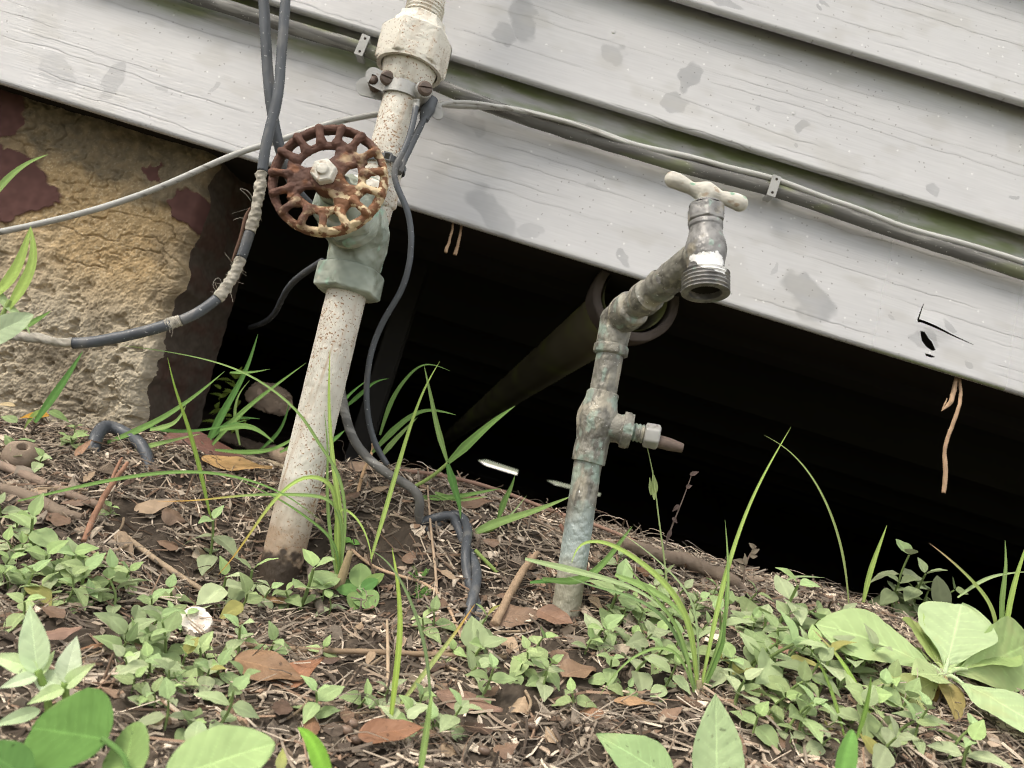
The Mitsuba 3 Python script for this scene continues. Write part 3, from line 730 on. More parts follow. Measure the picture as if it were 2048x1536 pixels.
# tap body: spout down and forward, gland and handle on top
A = unit(at(1415, 372, .437) - at(1411, 572, .426))
A = unit(UP * math.cos(.30) + FWD * math.sin(.30) + RIGHT * .075)
mouth = at(1411, 588, .4245)
def brass_color_fn(p, n, uv):
    x, y, z = p.x, p.y, p.z
    base = mix((.135, .132, .130), (.25, .245, .24), smoothstep(.25, .75, fbm(x * 200, y * 200, z * 140, octaves=5)))
    base = mix(base, (.30, .26, .18), smoothstep(.58, .76, fbm(x * 100 + 4, y * 100, z * 100)) * .55)
    base = mix(base, (.28, .38, .33), smoothstep(.68, .78, fbm(x * 200 + 14, y * 120, z * 120)) * .6)
    q = mouth + A * .0165 + np.array([.001, -.010, 0])
    d = dr.sqrt(dr.square((x - float(q[0])) / .013) + dr.square((y - float(q[1])) / .012) + dr.square((z - float(q[2])) / .0062)) + (fbm(x * 260, y * 260, z * 260) - .5) * 1.1
    base = mix(base, (.80, .80, .79), 1 - smoothstep(.86, .92, d))
    return mix(base, (.09, .085, .08), smoothstep(.6, .74, fbm(x * 240, y * 240, z * 240)) * .6)
scene['m_tap'] = {'type': 'twosided', 'b': {'type': 'bumpmap', 'bump_texture': proc(galv_bump, eps=4e-4), 'scale': 1.2,
                  'b': {'type': 'principled', 'base_color': proc(brass_color_fn), 'roughness': 0.45, 'specular': 0.5, 'metallic': .2}}}
shell = lathe([(.0098, .0105), (.0100, .013), (.0102, .0175), (.0112, .0225), (.0116, .0265), (.0108, .031), (.0095, .0350), (.0088, .0385), (.0088, .0395), (.0094, .0400), (.0094, .0425), (.0080, .0430)], mouth, A, 48)
neck = hulls({'a': (mouth + A * .0250, .0096), 'b': (e0 + ia * (IL - .030), .0094), 'c': (mouth + A * .018, .0086)}, [('a', 'b'), ('a', 'c')], .0016, 5)
part(tap, 'body', join(jitter(shell, .0004, 120, 8), jitter(neck, .0005, 120, 9)), 'm_tap', True, label='grey brass tap body with a splash of white paint above the spout')
pr = [(.0088, .0105), (.0088, .0005), (.0108, 0)]
for t in np.linspace(.0003, .0118, 70): pr.append((.0126 + .00055 * math.sin(2 * math.pi * t / .0023), t))
pr += [(.0118, .0122), (.0098, .0124)]
part(tap, 'spout_thread', lathe(pr, mouth, A, 48), 'm_tap', 50, label='ringed hose thread round the open spout')
part(tap, 'spout_seat', lathe([(.0088, .004), (0, .0105)], mouth, A, 32), 'm_dark', True)
part(tap, 'gland_nut', join(jitter(hexa(.0108, .0425, .0535, mouth, A, turn=.45, chamfer=.0009), .0003, 140, 3), lathe([(.0094, .0532), (.0090, .0542), (0, .0544)], mouth, A, 30)), 'm_tap', 35)
part(tap, 'spindle', lathe([(.0042, .053), (.0042, .061)], mouth, A, 24), 'm_tap', True)
hc = mouth + A * .0622
hd = unit(at(1487, 402, .425) - at(1347, 357, .430))
hd = unit(hd * 1.0 + UP * .03)
hnd = hulls({'o': (hc, .0064), 'o2': (hc - A * .004, .0052), 'l1': (hc - hd * .008, .0034), 'l2': (hc - hd * .0165 + A * .002, .0046), 'l3': (hc - hd * .0195 + A * .0022, .0047),
             'r1': (hc + hd * .008, .0034), 'r2': (hc + hd * .0165, .0046), 'r3': (hc + hd * .0195 - A * .0005, .0047)},
            [('o', 'o2'), ('o', 'l1'), ('l1', 'l2'), ('l2', 'l3'), ('o', 'r1'), ('r1', 'r2'), ('r2', 'r3')], .0010, 8)
part(tap, 'handle', jitter(hnd, .0003, 200, 2), 'm_chalk', True, label='chalky cream T-bar handle')

# ------------------------------------------------------------------ drain pipe in the crawl space
dpk = thing('drain_pipe', 'dim brown drain pipe running back under the house from behind the tap riser', 'drain pipe')
q0, q1 = at(1272, 596, .640), at(884, 884, 4.2)
dd = unit(q1 - q0)
ts = np.linspace(0, 1, 60) ** 2.0
pth = q0 + (q1 - q0) * ts[:, None]
v, f = tube(pth, .0265, 36, 60, cap=False, smooth_path=False)
pc = np.array([.17, .155, .11]) * (0.7 + .6 * meshkit.fbm(v * 40, 3, 4)[:, None])
gm = np.clip((meshkit.fbm(v * 22, 3, 14) - .5) * 6, 0, 1)[:, None]
pc = pc * (1 - gm * .8) + np.array([.22, .24, .09]) * gm * .8
part(dpk, 'barrel', (v, f), 'm_rough', True, pc)
v, f = lathe([(.0290, .03), (.0290, -.001), (.0300, -.003), (.0355, -.003), (.0365, 0), (.0365, .022), (.0265, .040)], q0, dd, 48)
v = v + dd * ((meshkit.fbm(v * 50, 3, 24) - .5) * .018)[:, None]
part(dpk, 'socket', (v, f), 'm_rough', True, np.tile([.085, .07, .062], (len(v), 1)) * (.75 + .5 * meshkit.fbm(v * 90, 3, 5)[:, None]), label='brown socket end with a chipped rim')

# ------------------------------------------------------------------ cables and wires
def wire(name, label, cat, pts, r, bsdf, sides=10, n=70, group=None):
    k = thing(name, label, cat, group)
    put(k, jitter(tube(pts, r, sides, n), np.max(r) * .10, 90, len(label)), bsdf, True)
    return k
def cord(key, name, pts, r, bsdf, label=None, sides=12, n=70, amp=.1):
    return part(key, name, jitter(tube(pts, r, sides, n), np.max(r) * amp, 120, len(name)), bsdf, True, label=label)
# the pair of black cables at the left; the front one is patched with frayed cloth tape
ca = thing('black_cable', 'black cable patched with frayed cloth tape, sweeping left in front of the pier', 'cable')
path = [(640, -420, .52), (590, -160, .503), (573, -40, .500), (571, 0, .500), (562, 120, .499), (553, 205, .498), (534, 280, .497), (524, 345, .497), (513, 415, .496), (498, 470, .494), (470, 545, .490), (436, 595, .486), (392, 627, .482), (352, 644, .479), (250, 672, .474), (145, 686, .470), (80, 678, .466), (0, 667, .460), (-60, 660, .455), (-200, 680, .45)]
P3 = spline([at(*q) for q in path], 300)
def seg(px0, px1):
    """Indices of the stretch between two heights/places along the cable."""
    return P3[px0:px1]
uu = np.array([[(p - EYE) @ RIGHT / ((p - EYE) @ FWD) * FPX + 1024, 768 - (p - EYE) @ UP / ((p - EYE) @ FWD) * FPX] for p in P3])
def idx(px, py): return int(np.argmin(np.hypot(uu[:, 0] - px, uu[:, 1] - py)))
i1, i2, i3, i4, i5, i6, i7 = idx(524, 343), idx(500, 465), idx(484, 515), idx(436, 595), idx(360, 640), idx(345, 648), idx(148, 686)
def sheath(a, b, r, nm, m, lb=None): part(ca, nm, jitter(tube(P3[a:b + 1], r, 14, cap=True, smooth_path=False), r * .09, 120, a), m, True, label=lb)
RC = .0033
def cloth_mesh(a, b, r):
    p = P3[a:b + 1]; p = spline(p[::max(1, len(p) // 24)], 110)
    v, f = tube(p, r, 22, cap=True, smooth_path=False)
    k = np.repeat(np.arange(len(p)), 22); ang = np.tile(np.arange(22) * 2 * np.pi / 22, len(p))
    t, aa, bb = frames(p)
    rad = np.cos(ang)[:, None] * aa[k] + np.sin(ang)[:, None] * bb[k]
    bump = .00018 * np.sin(ang * 2 + k * .35) + .00014 * np.sin(ang * 3 - k * .55) + .0026 * (meshkit.fbm(v[:len(k)] * 260, 3, 3) - .5)
    v[:len(k)] += rad * bump[:, None]
    c = np.array([.36, .335, .285]) * (.35 + 1.2 * meshkit.fbm(v * 420, 3, 8)[:, None])
    return v, f, c
sheath(0, i1, RC, 'sheath', 'm_cable')
fr_ = MB()
for (a, b, r) in ((i1, i2, .0034), (i3, i4, .0034), (i5, i6 + 2, .0034), (i7, 299, .0027)):
    v, f, c = cloth_mesh(a, b, r)
    part(ca, 'cloth_tape', (v, f), 'm_rough', True, c, label='frayed pale cloth tape' if a == i1 else None)
sheath(i2, i3, RC * .98, 'sheath', 'm_cable'); sheath(i4, i5, RC * .95, 'sheath', 'm_cable'); sheath(i6, i7, RC * 1.02, 'sheath', 'm_cable')
# loose threads
for a, b, nn in ((i1, i2, 14), (i3, i4, 34), (i5 - 1, i6 + 3, 10), (i7, i7 + 20, 5)):
    for _ in range(nn):
        p = P3[min(299, int(rng.uniform(a, b)))]
        d = unit(rng.normal(size=3) + np.array([0, -.6, 0]))*.7; L = rng.uniform(.002, .006)
        bend = rng.normal(size=3) * L * .9
        v, f = tube([p, p + d * L * .5 + bend * .3, p + d * L + bend], .00010, 4, 10)
        fr_.add(v, f, np.array([.5, .45, .37]) * rng.uniform(.5, 1.1))
for (pts) in ([(505, 395, .492), (492, 380, .490), (480, 378, .489), (488, 385, .489), (502, 402, .491)], [(500, 440, .492), (478, 436, .488), (466, 441, .487)], [(440, 590, .484), (426, 568, .481), (436, 556, .481), (446, 575, .483)]):
    v, f = tube([at(*q) for q in pts], .00012, 4, 20); fr_.add(v, f, [.45, .42, .36])
part(ca, 'loose_threads', fr_.mesh(), 'm_rough', True, fr_.color(), kind='stuff')
bk = thing('bark_strip', 'thin brown strip of bark caught on the taped black cable', 'bark strip')
v, f = tube([at(*q) for q in [(501, 415, .489), (492, 432, .488), (482, 470, .486), (472, 500, .485), (464, 522, .484)]], [.0006, .0013, .0010, .0011, .0005], 6, 24)
put(bk, (v, f), 'm_rough', True, np.tile([.11, .066, .048], (len(v), 1)))
wire('black_cable', 'second black cable that hangs behind the taped one and passes behind the handwheel', 'cable',
     [at(*q) for q in [(600, -420, .53), (545, -160, .51), (526, -40, .508), (528, 10, .508), (533, 110, .508), (541, 200, .509), (553, 270, .512), (570, 330, .520), (600, 390, .535), (640, 430, .556), (668, 470, .572)]], .0036, 'm_cable', 14)
# white bonding wire
wire('white_wire', 'thin pale grey wire stretched from the left past the handwheel to the pipe clamp', 'wire',
     [at(*q) for q in [(-420, 590, .56), (-60, 478, .560), (0, 464, .560), (150, 430, .562), (330, 370, .565), (480, 305, .567), (560, 280, .568), (650, 250, .569), (740, 231, .569), (800, 222, .571)]], .0022, 'm_white_cable', 12)
# thick grey cable along the boards
y0 = Yw + .0030
wire('grey_cable', 'thick weathered grey cable clipped along under the second board', 'cable',
     [at(*q) for q in [(-900, -400, y0), (-300, -216, y0), (100, -94, y0), (340, -22, y0), (400, -2, y0), (480, 22, y0), (560, 48, y0), (640, 72, y0), (725, 98, y0), (800, 132, y0 - .002), (880, 172, y0 - .004), (960, 204, y0 - .004), (1050, 236, y0 - .003), (1150, 268, y0), (1250, 298, y0 - .001), (1350, 328, y0), (1450, 354, y0), (1547, 380, y0), (1650, 414, y0), (1800, 466, y0), (1950, 514, y0), (2048, 546, y0), (2120, 570, y0), (2600, 718, y0), (3600, 1026, y0)]], .0054, 'm_grey_cable', 14, 260)
wire('grey_cable', 'flat pale cable lying on top of the thick grey cable right of the pipe', 'cable',
     [at(*q) for q in [(880, 208, .585), (930, 212, .588), (1010, 216, .594), (1100, 236, .597), (1180, 258, Yw - .001), (1270, 290, Yw - .0015), (1370, 312, Yw), (1460, 336, Yw), (1547, 358, Yw), (1650, 396, Yw), (1720, 420, Yw), (1800, 452, Yw - .001), (1900, 480, Yw), (2048, 525, Yw), (2120, 550, Yw), (2600, 698, Yw), (3600, 1006, Yw)]], .0024, 'm_white_cable', 12, 160)
wire('grey_cable', 'thin pale wire that arches above the flat pale cable beside the clamp', 'cable',
     [at(*q) for q in [(868, 214, .566), (892, 206, .572), (950, 206, .580), (1040, 222, .590), (1140, 246, .594), (1230, 278, .597), (1290, 298, .599)]], .0016, 'm_white_cable', 10, 60)
# cable saddles
def clip(px, py, ang, label):
    k = thing('cable_clip', label, 'cable clip', None)
    c = at(px, py, Yw - .0032)
    poly = shapely.box(-.0030, -.0082, .0030, .0082).buffer(.0004)
    for s in (-1, 1): poly = poly.difference(shapely.Point(.0002, s * .0056).buffer(.0011, 6))
    e = trimesh.creation.extrude_polygon(poly, .0018, engine='earcut')
    d = math.radians(ang)
    u_ = np.array([math.cos(d), 0, math.sin(d)]); w_ = np.array([-math.sin(d), 0, math.cos(d)])
    v = c + e.vertices[:, :1] * u_ + e.vertices[:, 1:2] * w_ + e.vertices[:, 2:] * np.array([0, -1, 0])
    m_ = MB(); m_.add(v, e.faces)
    for s in (-1, 1):
        bb = trimesh.creation.box((.0052, .0125, .0024)); m_.add(c + (bb.vertices[:, :1]) * u_ + (bb.vertices[:, 2:] + s * .0071) * w_ + (bb.vertices[:, 1:2] + .0060) * np.array([0, 1, 0]), bb.faces)
    put(k, m_.mesh(), 'm_tin')
    for s in (-1, 1):
        part(k, 'nail', lathe([(0, .0004), (.0010, .0004), (.0010, -.004)], c + w_ * s * .0056 + u_ * .0002, [0, -1, 0], 12), 'm_screw')
clip(725, 92, -4, 'small grey cable clip on the boards left of the union nut')
clip(1547, 373, -2, 'small pale cable clip on the boards right of the tap handle')
# black wires hanging from the clamp
bw = thing('black_wire', 'thin black wire hanging from the clamp and looping down past the valve to the soil', 'wire')
cord(bw, 'strand', [at(*q) for q in [(833, 205, .533), (830, 225, .531), (818, 275, .528), (800, 315, .526), (789, 340, .526), (797, 380, .527), (814, 420, .529), (822, 470, .531), (818, 530, .533), (800, 585, .536), (768, 640, .540), (744, 700, .546), (734, 760, .550), (736, 830, .556), (752, 890, .562), (775, 930, .565)]], .0021, 'm_cable', n=120)
cord(bw, 'tail', [at(*q) for q in [(858, 212, .545), (850, 232, .545), (830, 275, .543), (812, 312, .540), (797, 345, .533)]], .0024, 'm_cable')
cord(bw, 'terminal', [at(*q) for q in [(833, 198, .531), (833, 206, .532), (832, 214, .532)]], .0022, 'm_tin')
cord(bw, 'joint', [at(*q) for q in [(866, 196, .548), (856, 218, .547), (848, 240, .546)]], [.004, .005, .0035], 'm_cable', sides=8)
tie = thing('cable_tie', 'black cable tie binding the wires to the pipe beside the handwheel', 'cable tie')
tc = on_axis(332)
sec = []
for a in np.linspace(0, 2 * math.pi, 48, endpoint=False):
    d = math.cos(a) * out + math.sin(a) * sdv
    sec.append((d, R + .0006 + .0042 * max(0, math.cos(a - .35)) ** 6))
rows = []
for d, rr in sec:
    for r2, t in ((rr, -.0022), (rr, .0022), (rr + .0011, .0022), (rr + .0011, -.0022)): rows.append(tc + d * r2 + ax * t)
put(tie, (np.array(rows), np.vstack([grid_faces(48, 4, True), [[47 * 4 + j, 47 * 4 + (j + 1) % 4, (j + 1) % 4, j] for j in range(4)]])), 'm_cable', 40)
hp = tc + (math.cos(.25) * out + math.sin(.25) * sdv) * (R + .0048)
bb = trimesh.creation.box((.0056, .0044, .0058)); part(tie, 'head', (hp + bb.vertices[:, :1] * sdv + bb.vertices[:, 1:2] * out + bb.vertices[:, 2:] * ax, bb.faces), 'm_cable')
bb = trimesh.creation.box((.0034, .0004, .0038)); part(tie, 'slot', (hp + out * .0023 + bb.vertices[:, :1] * sdv + bb.vertices[:, 1:2] * out + bb.vertices[:, 2:] * ax, bb.faces), 'm_dark')
# bluish wire from behind the pipe to the soil, the twisted tail, the hose loop by the pier
wire('grey_wire', 'grey wire with worn pale sheath curving from behind the main pipe into the mound', 'wire',
     [at(*q) for q in [(668, 700, .580), (678, 760, .572), (689, 820, .563), (705, 873, .556), (738, 918, .550), (790, 956, .545), (822, 975, .543), (838, 998, .543), (838, 1030, .548), (846, 1052, .553)]], .0032, 'm_grey_cable', 12)
tw = thing('twisted_wires', 'twisted pair of dark wires that crosses the soil and plunges into the ground mid-picture', 'wire')
def gp(px, py, up=.004):
    g = ground_at(px, py); return g + np.array([0, 0, up])
tg = spline([gp(846, 1054, .0), gp(872, 1056, .005), (gp(902, 1052, .007)), gp(922, 1085, .007), gp(932, 1130, .006), gp(940, 1180, .006), gp(946, 1225, .002), gp(948, 1250, -.012)], 90)
t_, a_, b_ = frames(tg)
for ph in (0, math.pi):
    an = np.linspace(0, 9.5, 90) + ph
    part(tw, 'wire', tube(tg + .0030 * (np.cos(an)[:, None] * a_ + np.sin(an)[:, None] * b_), .0031, 12, smooth_path=False), 'm_cable', True)
wire('black_cable', 'stub of black cable that loops out of the soil at the foot of the pier', 'cable',
     [gp(192, 915, -.012), gp(186, 893, .006), gp(206, 884, .011), gp(240, 893, .010), gp(272, 912, .008), gp(295, 930, .002), gp(305, 940, -.010)], [.0040, .0048, .0044, .0042, .004], 'm_cable', 14)
wire('black_cable', 'black cable dimly seen in the gap between the pier and the valve', 'cable',
     [at(*q) for q in [(645, 522, .575), (610, 545, .60), (575, 578, .64), (556, 615, .68), (536, 640, .72), (500, 655, .78)]], .0025, 'm_cable', 12)
# roots that hang from the cladding
def root(label, strands):
    k = thing('dry_root', label, 'root')
    for pts, r in strands:
        v, f = tube([at(*q) for q in pts], r, 7, 40)
        v, f = jitter((v, f), .0006, 200, 3)
        part(k, 'strand', (v, f), 'm_rough', True, np.array([.42, .29, .19]) * (.6 + .7 * meshkit.fbm(v * 300, 2, 3)[:, None]))
root('long pale dry root hanging from the torn board at the right', [([(1918, 755, .612), (1921, 790, .608), (1912, 830, .606), (1897, 870, .606), (1889, 905, .606), (1891, 940, .606), (1888, 975, .606), (1887, 986, .606)], [.0012, .0013, .0015, .0014, .0016, .0019, .0016]),
     ([(1912, 755, .612), (1907, 785, .608), (1898, 808, .606), (1882, 822, .605)], [.0012, .0020, .0018, .0004]), ([(1897, 858, .606), (1896, 880, .605), (1895, 888, .605)], [.0006, .0006, .0003]), ([(1893, 796, .607), (1890, 808, .606), (1884, 818, .606)], [.0003, .0006, .0004])])
root('pair of short dry root ends hanging under the boards right of the main pipe', [([(908, 438, .612), (902, 470, .610), (891, 505, .610)], [.0008, .0010, .0014]), ([(925, 440, .614), (919, 475, .612), (910, 510, .612)], [.0008, .0012, .0016])])

# ------------------------------------------------------------------ leaves, stems, blades
def leaf(base, d, nrm, L, W, fold=.25, droop=.3, col=(.22, .30, .12), nu=9, shape='ovate', wav=.0, side_curl=0.0, spots=0.0, vein=.35, ragged=0.0, big=0, tint=(.42, .46, .22)):
    """A leaf from its base along d, with its upper side towards nrm; a crease along the midrib; colours per vertex."""
    d = unit(d); nrm = unit(nrm - d * (nrm @ d)); s = np.cross(d, nrm)
    if big: nu = 56
    t = np.linspace(0, 1, nu)
    if shape == 'ovate': w = np.sin(np.pi * t ** .72) ** .85 * (1 - .25 * t)
    elif shape == 'round': w = np.clip(np.sin(np.pi * t ** .85), 0, 1) ** .6
    elif shape == 'obovate': w = np.clip(np.sin(np.pi * t ** 1.5), 0, 1) ** .75 * .97 + .06 * (1 - t)
    else: w = np.sin(np.pi * np.clip(t, 0, 1) ** .8) ** .8
    w = w / w.max() * W / 2
    w[-1] = 0.0003; w[0] = max(w[0], .0005)
    cols = np.array([-1, -.62, -.22, 0, .22, .62, 1])
    bend = -droop * L * t ** 2
    ph = rng.uniform(0, 6)
    if big:
        # close to the eye: side veins, quilted blade, bitten margin, mottling
        cs = np.sort(np.r_[np.linspace(-1, 1, 33), -.03, .03])
        Tt, C = np.meshgrid(t, cs, indexing='ij')
        q = np.stack([Tt * L, C * W / 2, Tt * 0 + ph], -1)
        mg = 1 + .10 * (meshkit.fbm(np.stack([Tt * 9, np.sign(C) * 3, Tt * 0 + ph], -1), 3, 5) - .5)
        wi = w[:, None] * mg
        sv = (Tt * 7.5 - np.abs(C) * 1.5 + .12 * np.sin(np.sign(C) * 2 + ph)) % 1.0
        vd = np.minimum(sv, 1 - sv)
        vn = np.clip(1 - vd / .085, 0, 1) * np.clip(1.2 - np.abs(C), 0, 1)
        mid = np.clip(1 - np.abs(C) / .05, 0, 1)
        up = fold * np.abs(C) * wi + (.008 * W) * (np.cos(vd * 2 * math.pi) * -.5) * np.clip(np.abs(C) * 4, 0, 1) + wav * W * np.sin(Tt * 11 + ph + C * 2) * np.abs(C) ** 1.5 + (meshkit.fbm(q * 160, 2, 8) - .5) * .0012 + bend[:, None]
        v = np.asarray(base) + d * (L * Tt * (1 - .12 * droop * Tt))[..., None] + s * (wi * C)[..., None] + nrm * up[..., None]
        m1, m2, sp = meshkit.fbm(q * 70, 3, 9), meshkit.fbm(q * 260, 3, 10), meshkit.noise(q * 420, 12)
        k = (.78 + .28 * m1 + .22 * m2)[..., None] * np.array(col)
        k = k * (1 + .34 * mid + .20 * vn)[..., None]
        k = k + (np.array(tint) - k) * (np.clip((m1 - .60) / .15, 0, 1) * .5)[..., None]
        k = k * (1 - .6 * np.clip((sp - .90) / .05, 0, 1))[..., None]
        return v.reshape(-1, 3), grid_faces(nu, len(cs)), np.clip(k.reshape(-1, 3), 0, 1)
    rows, cc = [], []
    base_c = np.array(col, float)
    for i in range(nu):
        wi = w[i]
        rg = 1 + ragged * (rng.random(2) - .5)
        for c in cols:
            up = fold * abs(c) * wi - side_curl * (c * wi) ** 2 / max(W, 1e-6) * 2 + wav * W * math.sin(t[i] * 14 + ph + c * 2) * abs(c)
            up += .06 * W * vein * (1 if abs(abs(c) - .62) < .01 else 0) * (math.sin(t[i] * 22) * .5)
            k = wi * c * (rg[0] if c < 0 else rg[1])
            rows.append(np.asarray(base) + d * (L * t[i] * (1 - .12 * droop * t[i])) + s * k + nrm * (bend[i] + up))
            q = base_c * (1 + (.45 if c == 0 else 0) * vein) * (1 + .16 * (rng.random() - .5))
            if spots and rng.random() < spots: q = q * .45
            cc.append(q)
    return np.array(rows), grid_faces(nu, len(cols)), np.array(cc)
def blade_mesh(pts, w, col, tipcol=None, fold=.35, tw=0.0, n=34, taper=.55, toward=None):
    """A grass blade: a folded ribbon along a curve; width w at its widest."""
    p = spline(pts, n)
    t = np.gradient(p, axis=0); t /= np.linalg.norm(t, axis=1, keepdims=True)
    nv = np.array([0, -1, .55]) if toward is None else np.asarray(toward, float)
    u = np.linspace(0, 1, n)
    ww = w * np.minimum(1, .45 + u * 2.2) * np.clip((1 - u) / taper, 0, 1) ** .7
    ww = np.maximum(ww, w * .04)
    rows, cc = [], []
    c0 = np.array(col, float); c1 = c0 if tipcol is None else np.array(tipcol, float)
    for i in range(n):
        s = unit(np.cross(t[i], nv)); m_ = np.cross(s, t[i])
        a = tw * u[i]
        s2 = s * math.cos(a) + m_ * math.sin(a); m2 = m_ * math.cos(a) - s * math.sin(a)
        k = c0 + (c1 - c0) * np.clip((u[i] - .62) / .3, 0, 1)
        for c in (-1, -.5, 0, .5, 1):
            rows.append(p[i] + s2 * c * ww[i] / 2 + m2 * (fold * abs(c) * ww[i] / 2))
            cc.append(k * (1.25 if c == 0 else 1.0) * (1 + .1 * (rng.random() - .5)))
    return np.array(rows), grid_faces(n, 5), np.clip(np.array(cc), 0, 1)
G1, G2, G3, G4 = np.array([.25, .37, .13]), np.array([.17, .29, .09]), np.array([.34, .44, .22]), np.array([.36, .48, .13])
SAGE = [np.array(c) for c in ([.365, .445, .245], [.420, .485, .290], [.295, .385, .185], [.375, .465, .225])]
FRESH = [np.array(c) for c in ([.38, .51, .22], [.36, .49, .235])]
STEMC = np.array([.16, .22, .08])
crowns = []                        # (key, photo x, photo y, words on its look): for the labels below
def spot(p):
    q = p - EYE
    return (q @ RIGHT) / (q @ FWD) * FPX + 1024, 768 - (q @ UP) / (q @ FWD) * FPX
NUM = {2: 'two', 4: 'four', 6: 'six', 8: 'eight'}
def seedling(base, h, L, nodes, label, group, name='seedling', fresh=.15, azim=None, dim=1.0, wide=.66):
    k = thing(name, label, 'seedling', group)
    # the shoots turn towards the open garden, where the light is
    upv = unit(np.array([rng.normal() * .22, -.42 + rng.normal() * .16, 1.0]))
    ex = unit(np.cross([0, 1, 0], upv)); ey = np.cross(upv, ex)
    top = base + upv * h
    midp = base * .5 + top * .5 + np.array([rng.normal() * h * .06, h * .12, 0])
    path = spline([base - np.array([0, 0, .004]), midp, top], 16)
    v, f = tube(path, np.linspace(L * .050, L * .032, 16), 6, cap=True, smooth_path=False)
    part(k, 'stem', (v, f), 'm_rough', True, np.tile(STEMC * rng.uniform(.8, 1.3), (len(v), 1)))
    az = rng.uniform(0, math.pi) if azim is None else azim
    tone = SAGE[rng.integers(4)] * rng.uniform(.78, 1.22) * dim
    bright = False
    for j in range(nodes):
        u = 1 if j == nodes - 1 else (j + 1) / nodes
        p = path[int(round(u * 15))]
        size = L * (1.0 - .16 * abs(j - (nodes - 1.6))) * (.66 if (j == nodes - 1 and nodes > 1) else 1)
        elev = .75 if (j == nodes - 1 and nodes > 1) else rng.uniform(-.15, .30)
        for s in (0, 1):
            a = az + j * math.pi / 2 + s * math.pi + rng.normal() * .2
            e = elev + rng.normal() * .16
            d = ex * math.cos(a) * math.cos(e) + ey * math.sin(a) * math.cos(e) + upv * math.sin(e)
            nrm = -(ex * math.cos(a) + ey * math.sin(a)) * math.sin(e) + upv * math.cos(e) + rng.normal(size=3) * .15
            sz = size * rng.uniform(.8, 1.15)
            fr = j == nodes - 1 and rng.random() < .4 + fresh; bright |= fr
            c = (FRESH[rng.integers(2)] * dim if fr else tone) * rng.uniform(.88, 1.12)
            if rng.random() < .02: c = np.array([.34, .33, .12]) * dim
            vv, ff, cc = leaf(p + d * L * .05, d, nrm, sz, sz * wide * rng.uniform(.85, 1.12), .20 + rng.uniform(-.1, .2), rng.uniform(.05, .45), c, nu=8, wav=.025, shape='ovate', ragged=.06)
            part(k, 'leaf', (vv, ff), 'm_leaf', True, cc)
    if group:
        crowns.append((k, *spot(path[-1]), f"{'small' if L < .0095 else 'larger' if L > .0150 else ''} {'bright-tipped' if bright else 'dull' if dim < .8 else 'pale'} {NUM[nodes * 2]}-leaved seedling".strip()))
    return k
def place_seedling(px, py, Lpx, label, group, nodes=None, h=None, **kw):
    Lpx = Lpx * (rng.uniform(.72, 1.22) if group else 1)
    """The plant whose crown stands at this place of the bed."""
    nodes = nodes or (2 if Lpx < 33 else int(rng.integers(2, 4)))
    hk = (h or rng.uniform(.65, 1.25)) * Lpx * nodes * .5
    g = ground_at(px, py + hk * .8)
    sc = np.linalg.norm(g - EYE) / FPX
    return seedling(g, hk * sc * 1.15, Lpx * sc * 1.42, nodes, label, group, **kw)

# ------------------------------------------------------------------ seedlings: the carpets, and the ones that stand out
left_bank = [(60, 1060, 38), (20, 1092, 30), (75, 1125, 35), (130, 1110, 40), (100, 1150, 35), (45, 1165, 40), (160, 1160, 38), (205, 1150, 40), (250, 1150, 35), (15, 1160, 38), (90, 1190, 30), (180, 1195, 34), (225, 1185, 32), (40, 1215, 30), (140, 1140, 36), (5, 1125, 32), (30, 1050, 34), (120, 1175, 34), (70, 1095, 32)]
back_left = [(80, 922, 26), (150, 868, 28), (12, 895, 30), (20, 925, 22), (215, 1020, 24), (5, 1020, 26), (140, 880, 24)]
shell_patch = [(300, 1205, 36), (335, 1188, 34), (225, 1250, 38), (250, 1280, 44), (285, 1245, 40), (335, 1270, 40), (290, 1330, 38), (330, 1352, 35), (385, 1310, 40), (400, 1345, 36), (360, 1365, 30), (455, 1290, 40), (480, 1275, 34), (530, 1282, 40), (255, 1320, 36), (300, 1290, 34), (265, 1360, 34), (310, 1395, 34), (325, 1430, 35), (375, 1452, 38), (420, 1402, 36), (440, 1372, 30), (410, 1310, 32), (350, 1320, 34), (280, 1400, 30), (230, 1290, 30), (430, 1340, 34), (345, 1225, 30)]
pipe_foot = [(430, 1165, 46), (490, 1158, 48), (600, 1162, 46), (522, 1190, 42), (640, 1185, 38), (470, 1190, 36), (575, 1195, 36), (655, 1210, 30)]
middle = [(715, 1392, 34), (770, 1388, 34), (810, 1422, 40), (790, 1442, 38), (890, 1420, 40), (868, 1442, 38), (850, 1248, 40), (862, 1236, 32), (940, 1296, 46), (930, 1330, 38), (952, 1352, 38), (965, 1250, 32), (1050, 1308, 36), (1072, 1330, 30), (1062, 1288, 28), (1082, 1362, 34), (1150, 1392, 32), (640, 1300, 32), (622, 1402, 33), (900, 1300, 34), (840, 1395, 30), (1040, 1335, 28)]
tap_patch = [(1210, 1185, 46), (1235, 1122, 26), (1190, 1262, 36), (1168, 1290, 30), (1250, 1280, 36), (1212, 1330, 40), (1262, 1330, 40), (1240, 1378, 30), (1300, 1300, 34), (1330, 1232, 36), (1360, 1252, 30), (1290, 1172, 30), (1350, 1182, 36), (1382, 1212, 30), (1420, 1182, 30), (1480, 1192, 36), (1310, 1215, 36), (1270, 1235, 34), (1285, 1270, 32), (1345, 1290, 34), (1320, 1340, 32), (1230, 1230, 30), (1400, 1250, 32), (1440, 1225, 32), (1425, 1300, 30), (1370, 1310, 34), (1250, 1195, 32), (1330, 1160, 28), (1450, 1260, 34)]
